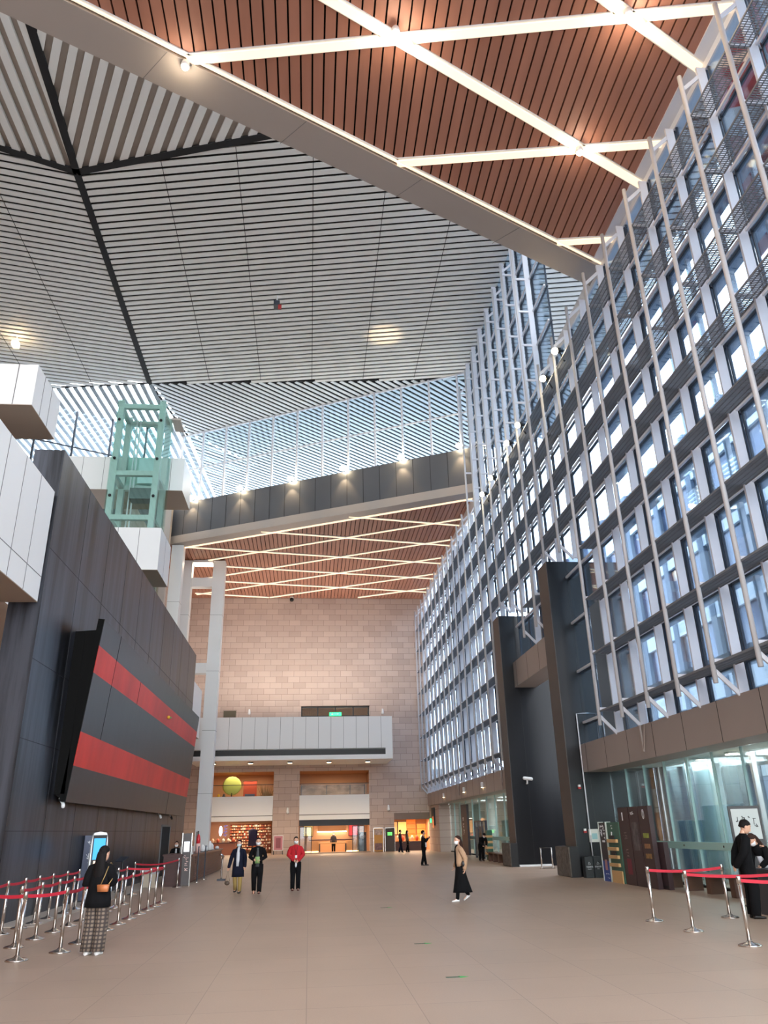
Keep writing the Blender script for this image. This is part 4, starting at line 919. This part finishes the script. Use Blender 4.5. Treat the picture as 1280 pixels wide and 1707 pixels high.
for k in range(2):
    t = thing('litter_bin', '%s black litter bin with white recycling symbol beside the pier' % ['left', 'right'][k], 'bin', (10.06+.32*k, 29.55, 0)); MB().box(-.15,.15,-.16,.16,0,.68).build('body', mat('bin_black', (34,37,38), .4), t); MB().box(-.14,.14,-.15,.15,.68,.7).build('lid', M_blk, t)
    q = MB()
    for a in range(3):
        p = [Vector((.055*math.cos(math.pi/2+2*math.pi*j/3), -.166, .47+.055*math.sin(math.pi/2+2*math.pi*j/3))) for j in range(3)]; q.bar(p[a], p[(a+1) % 3].lerp(p[a], .25), .006, .014, up=(0, 1, 0))
    q.build('recycling_symbol', M_mask, t)
    for j, tx in enumerate((('可回收物', 'Recyclable'), ('其他垃圾', 'Other'))[k]):
        fc = bpy.data.curves.new('bin_text', 'FONT'); fc.body = tx; fc.size = .062 if j == 0 else .036; fc.align_x = 'CENTER'; fc.extrude = .001
        o = bpy.data.objects.new('bin_text', fc); COL.objects.link(o); me = bpy.data.meshes.new_from_object(o.evaluated_get(bpy.context.evaluated_depsgraph_get())); bpy.data.objects.remove(o); me.materials.clear(); me.materials.append(M_mask)
        o = bpy.data.objects.new('lettering', me); COL.objects.link(o); o.parent = t; o.location = (0, -.163, .34-.06*j); o.rotation_euler = (math.pi/2, 0, 0)
t = thing('barrier_frame', 'small chrome hoop barrier standing before the far pier recess', 'barrier', (10.6, 36.6, 0))
MB().tube([(-.25,0,.0),(-.25,0,.85),(.25,0,.85),(.25,0,0)], .035).build('hoop', M_chrome, t, True); MB().box(-.32,.32,-.12,.12,0,.03).build('base', M_chrome, t)
struct('trim_3', MB().box(9.94, 11.5, 38.9, 39.08, 0, .08), M_white)
def bench(label, x, y, L, n):
    t = thing('bench', label, 'bench', (x, y, 0)); MB().box(-.22,.24,-L/2,L/2,.42,.48).build('seat', mat('bench_wood', (78,50,38), .4), t)
    for k in range(n):
        yy = -L/2+.3+(L-.6)*k/(n-1); MB().box(-.2,.22,yy-.12,yy+.12,0,.42).build('leg', mat('bench_leg', (96,66,50), .5), t)
bench('dark wooden bench with block legs behind the right queue barrier', 10.75, 22.2, 4.4, 4)
bench('dark wooden bench with block legs beside the far lobby glass', 10.2, 43.6, 5.2, 5)
t = thing('poster_stand', 'black framed standing poster with ink brush lettering at the right edge', 'poster', (9.95, 18.0, 0), math.radians(-18))
MB().box(-.34,.34,-.04,.04,.5,2.08).build('frame', M_blk, t); MB().box(-.29,.29,-.046,-.04,1.38,2.02).build('sheet', mat('poster_sheet', (186,194,192), .6), t)
lettering(M_blk, [(-.18,1.75),(-.06,1.76),(.06,1.75),(.18,1.74)], .14, .22, 51, -.05).build('lettering', M_blk, t.children[-1]); lettering(M_mask, [(0,1.2),(.08,1.2)], .12, .05, 52, -.045).build('small_text', M_mask, t)
MB().tube([(0,0,0),(0,0,.5)], .03).build('pole', M_blk, t); MB().box(-.3,.3,-.2,.2,0,.03).build('base', M_blk, t)
t = thing('desk', 'dark grey desk at the right picture edge beside the man', 'desk', (9.7, 16.3, 0)); MB().box(-.5,.8,-.5,.4,0,.8).build('body', mat('desk_grey', (64,64,68), .5), t); MB().box(-.55,.85,-.55,.45,.8,.85).build('top', M_frame, t)
# far entrance bits behind the glass
t = thing('totem_sign', 'tall dark sign board standing behind the far lobby glass', 'sign', (11.1, 58.0, 0), -math.pi/2); MB().box(-1.1,1.1,-.08,.08,0,3.3).build('board', mat('far_sign', (52,46,52), .5), t); lettering(M_mask, [(-.2,2.3),(-.2,1.9),(-.2,1.5)], .5, .35, 61, -.09).build('lettering', M_mask, t)
t = thing('glass_case', 'tall glass noticeboard case beside the far lobby glass', 'case', (10.6, 50.5, 0), -math.pi/2); MB().box(-1.6,1.6,-.05,.05,.1,2.1).build('glass_pane', G_low, t)
q = MB()
for x in (-1.6,-.5,.6,1.6): q.box(x-.04,x+.04,-.07,.07,0,2.15)
q.box(-1.6,1.6,-.07,.07,2.08,2.15).build('frame', M_frame, t); MB().box(-1.4,-.7,-.02,.02,.4,1.8).box(-.3,.4,-.02,.02,.4,1.8).build('sheets', mat('case_sheet', (90,92,92), .6), t)
t = thing('shelf_stand', 'narrow stand with pale shelves beside the far noticeboard case', 'stand', (10.5, 47.8, 0)); MB().box(-.15,.15,-.25,.25,0,1.6).build('body', mat('green_board', (62,104,88), .55), t); q = MB()
for z in (.3,.6,.9,1.2): q.box(-.22,.16,-.26,.26,z,z+.12)
q.build('shelves', mat('pale_wood', (206,166,112), .5), t)
t = thing('wall_screen', 'black screen on the stone wall at the right end of the back wall', 'screen', (10.55, 69.3, 2.0)); MB().box(-.08,.04,-.7,.7,0,1.4).build('panel', M_blk, t); MB().box(-.09,-.08,-.5,.1,-.2,.7).build('orange_display', mat('orange_disp', (190,96,48), .5, emit=.3), t)
t = thing('exit_sign', 'small round green exit light on the stone wall by the right shop', 'sign', (10.5, 70.6, 2.4)); MB().box(-.06,.06,-.2,.2,-.16,.16).build('sign_box', M_green, t); MB().box(-.065,-.06,-.1,.1,-.03,.03).build('sign_pictogram', M_mask, t)
t = thing('poster', 'blue portrait poster behind the far lobby glass', 'poster', (11.9, 44.2, .9), -math.pi/2); MB().box(-.35,.35,-.03,.03,0,1.2).build('sheet', mat('blue_poster', (90,120,150), .6), t); MB().tube([(-.3,0,-.9),(-.3,0,0)], .02).build('leg', M_frame, t); MB().tube([(.3,0,-.9),(.3,0,0)], .02).build('leg', M_frame, t); MB().box(-.4,.4,0,.04,-.05,1.25).build('frame', M_frame, t)
# floor stickers
for k, y in enumerate((11.1, 14.26, 20.75)):
    t = thing('floor_sticker', 'small green arrow sticker on the floor, %s from the camera' % ORD[k], 'sticker', (1.88, y, 0)); MB().bar((-.12,0,.002),(.06,0,.002), .06, .003).build('arrow_shaft', mat('sticker_dark', (60,84,66), .6), t); MB().add([(.05,-.07,.003),(.17,0,.003),(.05,.07,.003),(.05,-.07,.001),(.17,0,.001),(.05,.07,.001)], [(0,1,2),(5,4,3),(0,3,4,1),(1,4,5,2),(2,5,3,0)]).build('arrow_head', mat('sticker_green', (70,170,90), .6), t)

# ------------------------------------------------------------------ people
def skinmesh(verts, edges, radii):
    me = bpy.data.meshes.new('skin_cage'); me.from_pydata([tuple(v) for v in verts], edges, []); o = bpy.data.objects.new('skin_cage', me); COL.objects.link(o)
    o.modifiers.new('Skin', 'SKIN'); sk = me.skin_vertices[0].data
    for i, q in enumerate(radii): sk[i].radius = (q, q) if not isinstance(q, tuple) else q; sk[i].use_root = (i == 0)
    sb = o.modifiers.new('Sub', 'SUBSURF'); sb.levels = 1; sb.render_levels = 1
    dg = bpy.context.evaluated_depsgraph_get(); m2 = bpy.data.meshes.new_from_object(o.evaluated_get(dg))
    vs = [v.co.copy() for v in m2.vertices]; fs = [tuple(p.vertices) for p in m2.polygons]
    bpy.data.objects.remove(o); bpy.data.meshes.remove(me); bpy.data.meshes.remove(m2)
    return vs, fs
def person(label, loc, rz, h, lean=0, armL=None, armR=None, legL=None, legR=None, head=(0, 0), top=None, sleeve=.036, bottoms=None, skirt=None,
           shoes=None, hair='short', hairm=None, mask=True, inner=None, topname='jacket', arm_to=1.0, botname='trousers', skinm=None, seated=False):
    t = thing('person', label, 'person', loc, rz); V3 = Vector
    aL = armL or ((-.135, -.01, .645), (-.145, .035, .50)); aR = armR or ((.135, -.01, .645), (.145, .035, .50))
    lL = legL or ((-.055, .012, .285), (-.057, -.015, .045)); lR = legR or ((.055, .012, .285), (.057, -.015, .045))
    PV = V3((0, 0, .53)); ML = Matrix.Translation(PV) @ Matrix.Rotation(-lean, 4, 'X') @ Matrix.Translation(-PV)
    HP = V3((0, .0, .86)); MH = ML @ Matrix.Translation(HP) @ Matrix.Rotation(head[1], 4, 'Z') @ Matrix.Rotation(-head[0], 4, 'X') @ Matrix.Translation(-HP)
    SH = h
    vs = []; es = []; rd = []
    def pt(p, q, prev=None, M=None):
        p = V3(p); vs.append((M @ p if M else p)*SH); rd.append(q*SH if not isinstance(q, tuple) else (q[0]*SH, q[1]*SH)); i = len(vs)-1
        if prev is not None: es.append((prev, i))
        return i
    pv = pt((0, 0, .53), .066); wa = pt((0, .005, .62), .055, pv, ML); ch = pt((0, .0, .74), .062, wa, ML); nb = pt((0, -.008, .825), .034, ch, ML); nk = pt((0, -.002, .865), .028, nb, ML); pt((0, .01, .91), .036, nk, MH)
    for sg, (el, wr) in ((-1, aL), (1, aR)):
        s0 = pt((sg*.065, -.004, .805), .036, ch, ML); s1 = pt((sg*.105, -.004, .805), .034, s0, ML); el = V3(el); wr = V3(wr)
        mid = V3((sg*.105, -.004, .805)).lerp(el, .5); a = pt(mid, .029, s1, ML); e = pt(el, .024, a, ML); fm = pt(el.lerp(wr, .5), .021, e, ML); w = pt(wr, .0155, fm, ML)
        d = (wr-el).normalized(); sd = d.cross(V3((0, 1, 0)) if abs(d.y) < .8 else V3((0, 0, 1))).normalized(); nn = sd.cross(d).normalized()
        if nn.y < 0 and abs(d.y) < .8: nn = -nn
        sd = d.cross(nn).normalized()
        pm = pt(wr+d*.022, (.02, .012), w, ML); pe = pt(wr+d*.044, (.021, .010), pm, ML)
        for k, (o_, L) in enumerate(((-.0165, .034), (-.0055, .042), (.0055, .039), (.0165, .030))):
            b = wr+d*.050+sd*o_; f1 = pt(b, .0052, pe, ML); f2 = pt(b+d*L*.5+nn*L*.18, .0048, f1, ML); pt(b+d*L*.85+nn*L*.6, .0042, f2, ML)
        th = pt(wr+d*.02+sd*.022*(1 if sg < 0 else -1)+nn*.006, .0062, pm, ML); pt(wr+d*.046+sd*.03*(1 if sg < 0 else -1)+nn*.016, .0052, th, ML)
    for sg, (kn, an) in ((-1, lL), (1, lR)):
        hp = pt((sg*.046, 0, .50), .05, pv); kn = V3(kn); an = V3(an)
        m1 = pt(V3((sg*.05, 0, .5)).lerp(kn, .5), .039, hp); k = pt(kn, .028, m1); m2 = pt(kn.lerp(an, .4), .027, k); a = pt(an, .02, m2)
        fd_ = V3((0, 1, 0)); fd_.z = -.12 if an.z < .06 else -.5; a2 = pt(an+fd_*.05+V3((0, 0, -.02)), .018, a); pt(an+fd_*.095+V3((0, 0, -.026)), .013, a2)
    bv, bf = skinmesh(vs, es, rd)
    hm = MB(); prof = [(.862,.020,.026,.012),(.872,.030,.036,.016),(.888,.038,.046,.014),(.905,.0415,.051,.010),(.925,.0435,.054,.006),(.945,.044,.056,.003),(.965,.042,.054,.0),(.982,.034,.045,-.002),(.994,.020,.027,-.003),(.999,.005,.006,-.003)]
    hm.ell([(0, cy+.004, z, rx, ry) for z, rx, ry, cy in prof], 18)
    hm.tube([(0,.058,.945),(0,.066,.925),(0,.071,.913),(0,.06,.906)], [.004,.0065,.0085,.006], 8, True)
    for sg in (-1, 1): hm.ball((sg*.0445, .0, .925), .006, .013, .02, 8, 6)
    hm.tube([(-.014,.058,.892),(0,.061,.890),(.014,.058,.892)], [.003,.0045,.003], 6, True)
    hm.xf(Matrix.Scale(SH, 4) @ MH)
    b = MB(); b.add(bv, bf); b.add(hm.v, hm.f); bod = b.build('body', skinm or M_skin, t, True)
    def fin(m, name, mt, M=ML, par=None): return m.xf(Matrix.Scale(SH, 4) @ M).build(name, mt, par or t, True)
    I = Matrix.Identity(4)
    for sg in (-1, 1): fin(MB().ball((sg*.018, .0545, .932), .0062, .004, .0042, 8, 6), 'eye', M_eye, MH, bod)
    # hair
    hmat = hairm or M_hair
    if hair:
        q = MB().ell([(0,-.02,.905,.040,.043),(0,-.016,.925,.0475,.048),(0,-.011,.945,.0495,.054),(0,-.006,.963,.049,.059),(0,-.003,.984,.041,.052),(0,-.002,1.0,.025,.034),(0,-.002,1.008,.006,.008)], 18)
        if hair == 'long': fall = MB().ell([(0,-.052,.66,.03,.012),(0,-.056,.70,.056,.02),(0,-.054,.78,.062,.025),(0,-.045,.85,.056,.03),(0,-.032,.91,.05,.042),(0,-.02,.945,.045,.045)], 16); fall.v = [(x, y, z) for x, y, z in fall.v]; fin(fall, 'hair_length', hmat, ML)
        if hair == 'bob':
            q.ell([(0,-.022,.845,.045,.034),(0,-.022,.87,.053,.042),(0,-.018,.92,.052,.048),(0,-.012,.955,.048,.052)], 16)
        if hair == 'tied': q.ball((0,-.075,.935), .022, .022, .024)
        ho = fin(q, 'hair', hmat, MH)
    if mask:
        q = MB(); rr = []
        for z, rx, ry, cy in ((.868,.030,.034,.026),(.885,.043,.050,.021),(.903,.047,.058,.016),(.92,.0475,.061,.010)):
            rr.append([V3((rx*math.cos(a), cy+ry*math.sin(a), z)) for a in [math.radians(8+164*k/10) for k in range(11)]]+[V3((rx*.93*math.cos(a), cy+ry*.93*math.sin(a), z)) for a in [math.radians(172-164*k/10) for k in range(11)]])
        q.loft(rr); fin(q, 'face_mask', mask if mask is not True else M_mask, MH)
    # clothes
    if top:
        m_, lv = top; q = MB().ell([(0, (e[3] if len(e) > 3 else 0), e[0], e[1], e[2]) for e in lv], 20)
        for sg, (el, wr) in ((-1, aL), (1, aR)):
            el = V3(el); wr = V3(wr); q.tube([(sg*.06, -.004, .797), (sg*.097, -.004, .788), V3((sg*.106, -.004, .79)).lerp(el, .5), el, el.lerp(wr, .5), el.lerp(wr, arm_to)], [sleeve*.95, sleeve*1.02, sleeve*1.05, sleeve, sleeve*.9, sleeve*.8], 12, True)
        fin(q, topname, m_)
    if inner:
        m_, lv = inner; fin(MB().ell([(0, e[3], e[0], e[1], e[2]) for e in lv], 14), 'inner_top', m_)
    if bottoms:
        m_, rr = bottoms; q = MB().ell([(0,0,.44,.085,.062),(0,0,.5,.094,.07),(0,0,.56,.09,.066),(0,.003,.6,.082,.06)], 18)
        for sg, (kn, an) in ((-1, lL), (1, lR)):
            kn = V3(kn); an = V3(an); q.tube([(sg*.048,0,.52),V3((sg*.05,0,.5)).lerp(kn,.5),kn,kn.lerp(an,.5),an+V3((0,0,-.012))], [rr[0],rr[0]*.93,rr[1],(rr[1]+rr[2])/2,rr[2]], 14)
        fin(q, botname, m_, I)
    if skirt:
        m_, lv = skirt; fin(MB().ell([(e[3], e[4], e[0], e[1], e[2]) for e in lv], 22), 'skirt', m_, I)
    sm_ = shoes or M_blk
    for sg, (kn, an) in ((-1, lL), (1, lR)):
        an = V3(an); tilt = 0 if an.z < .06 else .55
        q = MB(); rr = []
        for y, w_, z0, z1 in ((-.032,.012,.004,.03),(-.025,.022,0,.045),(.0,.026,0,.05),(.03,.027,0,.042),(.06,.029,0,.03),(.085,.024,0,.024),(.1,.012,.004,.016)):
            rr.append([V3((w_*math.cos(a), y, (z0+z1)/2+(z1-z0)/2*math.sin(a))) for a in [2*math.pi*k/12 for k in range(12)]])
        q.loft(rr); fin(q, 'shoe', sm_, Matrix.Translation(an+V3((0, 0, -.045))) @ Matrix.Rotation(-tilt, 4, 'X'))
    def extra(m, name, mt, M=None, par=None): return fin(m, name, mt, ML if M is None else M, par)
    t['_'] = 0; del t['_']
    return t, extra, ML, MH
JK = [(.50,.098,.07),(.56,.094,.068),(.64,.088,.062),(.72,.098,.066),(.785,.1,.06),(.815,.088,.05),(.838,.052,.042),(.85,.036,.034)]
def plaid():
    m = mat('plaid_cloth', (92,80,70), .9); n = m.node_tree; b = n.nodes['Principled BSDF']; t = n.nodes.new('ShaderNodeTexCoord')
    k = n.nodes.new('ShaderNodeTexChecker'); 
    w1 = n.nodes.new('ShaderNodeTexWave'); w1.bands_direction = 'Z'; w1.inputs['Scale'].default_value = 5.5; w2 = n.nodes.new('ShaderNodeTexWave'); w2.bands_direction = 'X'; w2.inputs['Scale'].default_value = 5.5
    for w_ in (w1, w2): n.links.new(t.outputs['Object'], w_.inputs[0])
    mm_ = n.nodes.new('ShaderNodeMath'); mm_.operation = 'MULTIPLY'; n.links.new(w1.outputs[1], mm_.inputs[0]); n.links.new(w2.outputs[1], mm_.inputs[1]); n.nodes.remove(k)
    c = n.nodes.new('ShaderNodeValToRGB'); n.links.new(mm_.outputs[0], c.inputs[0]); c.color_ramp.elements[0].color = lin((58,50,47))+(1,); c.color_ramp.elements[1].color = lin((124,108,94))+(1,); c.color_ramp.elements[1].position = .6
    n.links.new(c.outputs[0], b.inputs['Base Color']); return m
NAVY = mat('navy_coat', (24,27,42), .9, spec=.15); GREY = mat('pale_grey_top', (196,200,206), .9); KHAKI = mat('khaki_cloth', (150,126,72), .9); REDC = mat('red_knit', (178,24,36), .9); TAN = mat('tan_jacket', (176,142,112), .9)
BROWNS = mat('brown_leather', (84,44,36), .4); WSH = mat('white_leather', (226,226,224), .5); DARKJ = mat('dark_jacket', (36,33,40), .9); COATB = mat('brown_coat', (104,88,74), .9); CHAR = mat('charcoal_top', (74,78,80), .9)
# 1 woman from behind, left foreground
t, ex, ML, MH = person('person seen from behind in black jacket and plaid wide trousers, long dark hair, left foreground', (-3.42, 14.32, 0), math.radians(-12), 1.6, top=(M_cloth, [(.43,.134,.1),(.5,.13,.096),(.6,.116,.084),(.72,.108,.076),(.785,.108,.068),(.82,.09,.054),(.84,.05,.044),(.85,.036,.034)]), sleeve=.046, bottoms=(plaid(), (.068,.064,.064)), hair='long', hairm=M_hair, mask=False, shoes=WSH,
    armL=((-.14,-.01,.65),(-.10,.13,.66)), armR=((.142,-.01,.65),(.09,.14,.67)), head=(.2, -.25), arm_to=.75)
q = MB(); ex(q.loft([[Vector((x, y, z)) for x, z in ((-.05,.60),(.05,.60),(.06,.665),(-.06,.665))] for y in (-.125,-.09)]).xf(Matrix.Translation((.09,.0,-.025))), 'shoulder_bag', mat('tan_leather', (186,112,66), .45))
ex(MB().tube([(.06,-.105,.64),(.085,-.086,.72),(.096,-.05,.80),(.085,.02,.84),(.11,.05,.80),(.15,-.03,.70),(.145,-.105,.645)], .0045, 6), 'bag_strap', mat('gold_chain', (170,140,90), .4, .5), None, t.children[-1])
ex(MB().box(.055,.1,.19,.2,.68,.76), 'phone', M_blk)
# 2, 3 pair walking towards the camera
t, ex, ML, MH = person('person in long navy coat and khaki trousers with white mask, left of the walking pair', (-2.24, 27.2, 0), math.radians(172), 1.55, top=(NAVY, [(.30,.13,.098),(.42,.124,.092),(.55,.112,.082),(.64,.098,.068),(.72,.106,.066),(.785,.118,.062),(.82,.1,.05),(.84,.05,.042),(.85,.036,.034)]), sleeve=.042, topname='coat',
    inner=(GREY, [(.5,.036,.03,.062),(.62,.036,.03,.055),(.74,.036,.03,.05),(.82,.03,.028,.034),(.86,.028,.028,.01)]), bottoms=(KHAKI, (.06,.044,.036)), hair='bob', legL=((-.055,.03,.285),(-.055,.05,.045)), legR=((.055,.03,.28),(.055,-.06,.06)), mask=mat('blue_mask', (206,226,230), .8), armR=((.16,-.02,.64),(.19,.02,.49)))
q = MB().ball((.21,.03,.19), .055, .04, .042); q.tube([(.16,.03,.22),(.2,.03,.43),(.25,.03,.22)], .004, 6); ex(q, 'chain_bag', mat('bag_brown', (86,72,60), .5))
t, ex, ML, MH = person('person in black suit holding a green booklet, right of the walking pair', (-1.6, 26.7, 0), math.radians(180), 1.6, top=(M_cloth, JK), sleeve=.04, inner=(CHAR, [(.48,.04,.03,.055),(.6,.036,.03,.048),(.74,.03,.03,.046),(.82,.024,.026,.03)]), bottoms=(M_cloth, (.068,.052,.042)), hair='tied', shoes=BROWNS, legL=((-.055,.03,.285),(-.05,.06,.045)), legR=((.06,.02,.28),(.06,-.07,.07)),
    armL=((-.15,-.01,.65),(-.055,.1,.60)), armR=((.15,-.01,.65),(.07,.1,.61)))
ex(MB().box(-.045,.045,.125,.14,.54,.66), 'green_booklet', mat('green_cover', (140,176,110), .6))
# 4 woman in red
t, ex, ML, MH = person('person in red jacket and black trousers standing near the middle of the hall', (-.42, 27.5, 0), math.radians(184), 1.6, top=(REDC, [(.56,.105,.075),(.6,.102,.074),(.68,.102,.07),(.76,.112,.066),(.8,.116,.06),(.825,.098,.05),(.842,.05,.042),(.852,.036,.034)]), sleeve=.042, bottoms=(M_cloth, (.066,.05,.042)), hair='tied', shoes=BROWNS,
    armL=((-.15,-.01,.66),(-.05,.09,.56)), armR=((.15,-.01,.66),(.05,.09,.57)))
ex(MB().ell([(0,0,.40,.108,.072),(0,0,.5,.104,.072),(0,0,.57,.1,.07)], 18), 'tied_cardigan', M_cloth)
ex(MB().tube([(-.03,.055,.82),(0,.082,.66)], .004, 5).tube([(.03,.055,.82),(0,.082,.66)], .004, 5), 'lanyard', M_blk); ex(MB().box(-.022,.022,.082,.09,.60,.655), 'name_badge', M_mask); ex(MB().ball((0,.125,.48), .02, .01, .05), 'cloth_in_hands', GREY)
# 5 walking woman
t, ex, ML, MH = person('person walking left in tan jacket, long black skirt and white sneakers', (3.95, 21.75, 0), math.radians(100), 1.56, lean=.03, top=(TAN, [(.53,.09,.074),(.58,.094,.076),(.68,.092,.07),(.76,.104,.066),(.8,.11,.06),(.825,.094,.05),(.842,.05,.042),(.852,.036,.034)]), sleeve=.043,
    inner=(M_cloth, [(.53,.045,.03,.055),(.65,.045,.03,.05),(.76,.04,.03,.048),(.83,.034,.03,.03),(.86,.032,.03,.008)]), skirt=(M_cloth, [(.135,.12,.17,0,-.03),(.2,.115,.15,0,-.025),(.35,.1,.108,0,-.012),(.48,.092,.078,0,-.003),(.56,.086,.068,0,0),(.6,.08,.062,0,0)]), bottoms=(M_cloth, (.05,.036,.028)), botname='leggings', hair='long', hairm=M_hairb, shoes=WSH,
    legL=((-.05,.06,.28),(-.05,.09,.045)), legR=((.05,.0,.27),(.05,-.15,.10)), armL=((-.13,-.06,.65),(-.12,-.04,.50)), armR=((.13,-.03,.65),(.125,.04,.53)), head=(0, .25))
ex(MB().ball((-.135,-.03,.57), .022, .05, .05).tube([(-.12,-.05,.6),(-.11,0,.78),(-.06,.02,.83),(-.10,-.05,.74),(-.13,-.06,.6)], .005, 6), 'shoulder_bag', M_blk)
# 6 man with a phone
t, ex, ML, MH = person('person in black vest over white shirt raising a phone, far right of centre', (5.95, 43.0, 0), math.radians(-85), 1.68, top=(M_cloth, JK), sleeve=.036, inner=(M_mask, [(.55,.03,.02,.062),(.66,.03,.02,.056),(.76,.03,.022,.05),(.82,.026,.024,.03)]), bottoms=(M_cloth, (.062,.046,.038)), hair='short', armL=((-.13,.06,.68),(-.05,.14,.76)), armR=((.13,.06,.68),(.05,.14,.76)), legL=((-.06,.03,.285),(-.06,.07,.045)), legR=((.06,-.02,.28),(.06,-.08,.05)), mask=False)
ex(MB().box(-.05,.05,.19,.2,.76,.82), 'phone', M_blk); ex(MB().box(.06,.12,.04,.075,.52,.66), 'white_paper', M_mask)
# 7, 8 couple by the right shop
person('person in dark jacket walking past the right shop, left of the couple', (7.5, 68.0, 0), math.radians(-80), 1.72, top=(DARKJ, JK), sleeve=.042, bottoms=(NAVY, (.064,.05,.044)), hair='short', legL=((-.055,.05,.285),(-.055,.1,.045)), legR=((.055,.0,.28),(.055,-.09,.06)))
person('person in brown coat walking past the right shop, right of the couple', (8.1, 68.2, 0), math.radians(-80), 1.66, top=(COATB, [(.34,.105,.08),(.5,.104,.078)]+JK[1:]), topname='coat', sleeve=.042, bottoms=(M_cloth, (.06,.046,.04)), hair='long', legL=((-.055,.04,.285),(-.055,.08,.045)), legR=((.055,.0,.28),(.055,-.08,.06)))
# 9 person bending over the far bench
person('person in black bending over the far bench by the lobby glass', (9.75, 46.6, 0), math.radians(-165), 1.66, lean=.75, top=(M_cloth, JK), sleeve=.044, bottoms=(M_cloth, (.064,.05,.042)), hair='short', armL=((-.12,.1,.70),(-.08,.2,.68)), armR=((.12,.1,.70),(.08,.2,.68)), head=(.2, 0))
# 10, 11 right foreground
t, ex, ML, MH = person('person in black jacket with head bowed, hands behind back, right foreground', (8.72, 16.05, 0), math.radians(-100), 1.8, lean=.06, top=(M_cloth, [(.46,.105,.078),(.5,.105,.078)]+JK[1:]), sleeve=.046, bottoms=(M_cloth, (.07,.058,.05)), hair='short', mask=False, armL=((-.14,-.06,.65),(-.04,-.115,.53)), armR=((.14,-.06,.65),(.03,-.12,.52)), head=(.45, 0))
person('person with long brown hair leaning over the desk at the right picture edge', (9.7, 16.95, 0), math.radians(110), 1.62, lean=.55, top=(M_cloth, JK), sleeve=.042, inner=(GREY, [(.46,.07,.05,.06),(.6,.06,.04,.055),(.72,.04,.03,.05)]), bottoms=(GREY, (.064,.05,.042)), hair='long', hairm=M_hairb, mask=True, armL=((-.13,.08,.68),(-.08,.17,.66)), armR=((.13,.08,.68),(.08,.17,.66)), head=(.2, 0))
# 12 staff behind the lectern, 13 shop attendant
person('person in black suit and white mask behind the dark lectern', (-5.25, 33.75, 0), math.radians(185), 1.5, top=(M_cloth, JK), sleeve=.042, inner=(GREY, [(.6,.03,.03,.046),(.74,.03,.03,.046),(.82,.026,.026,.03)]), bottoms=(M_cloth, (.06,.05,.04)), hair='bob', armL=((-.14,.02,.66),(-.06,.12,.66)), armR=((.14,.02,.66),(.06,.12,.66)))
person('person with dark hair standing behind the table in the middle shop', (2.2, 74.6, 0), math.radians(180), 1.62, top=(DARKJ, JK), sleeve=.04, bottoms=(M_cloth, (.062,.048,.04)), hair='long')
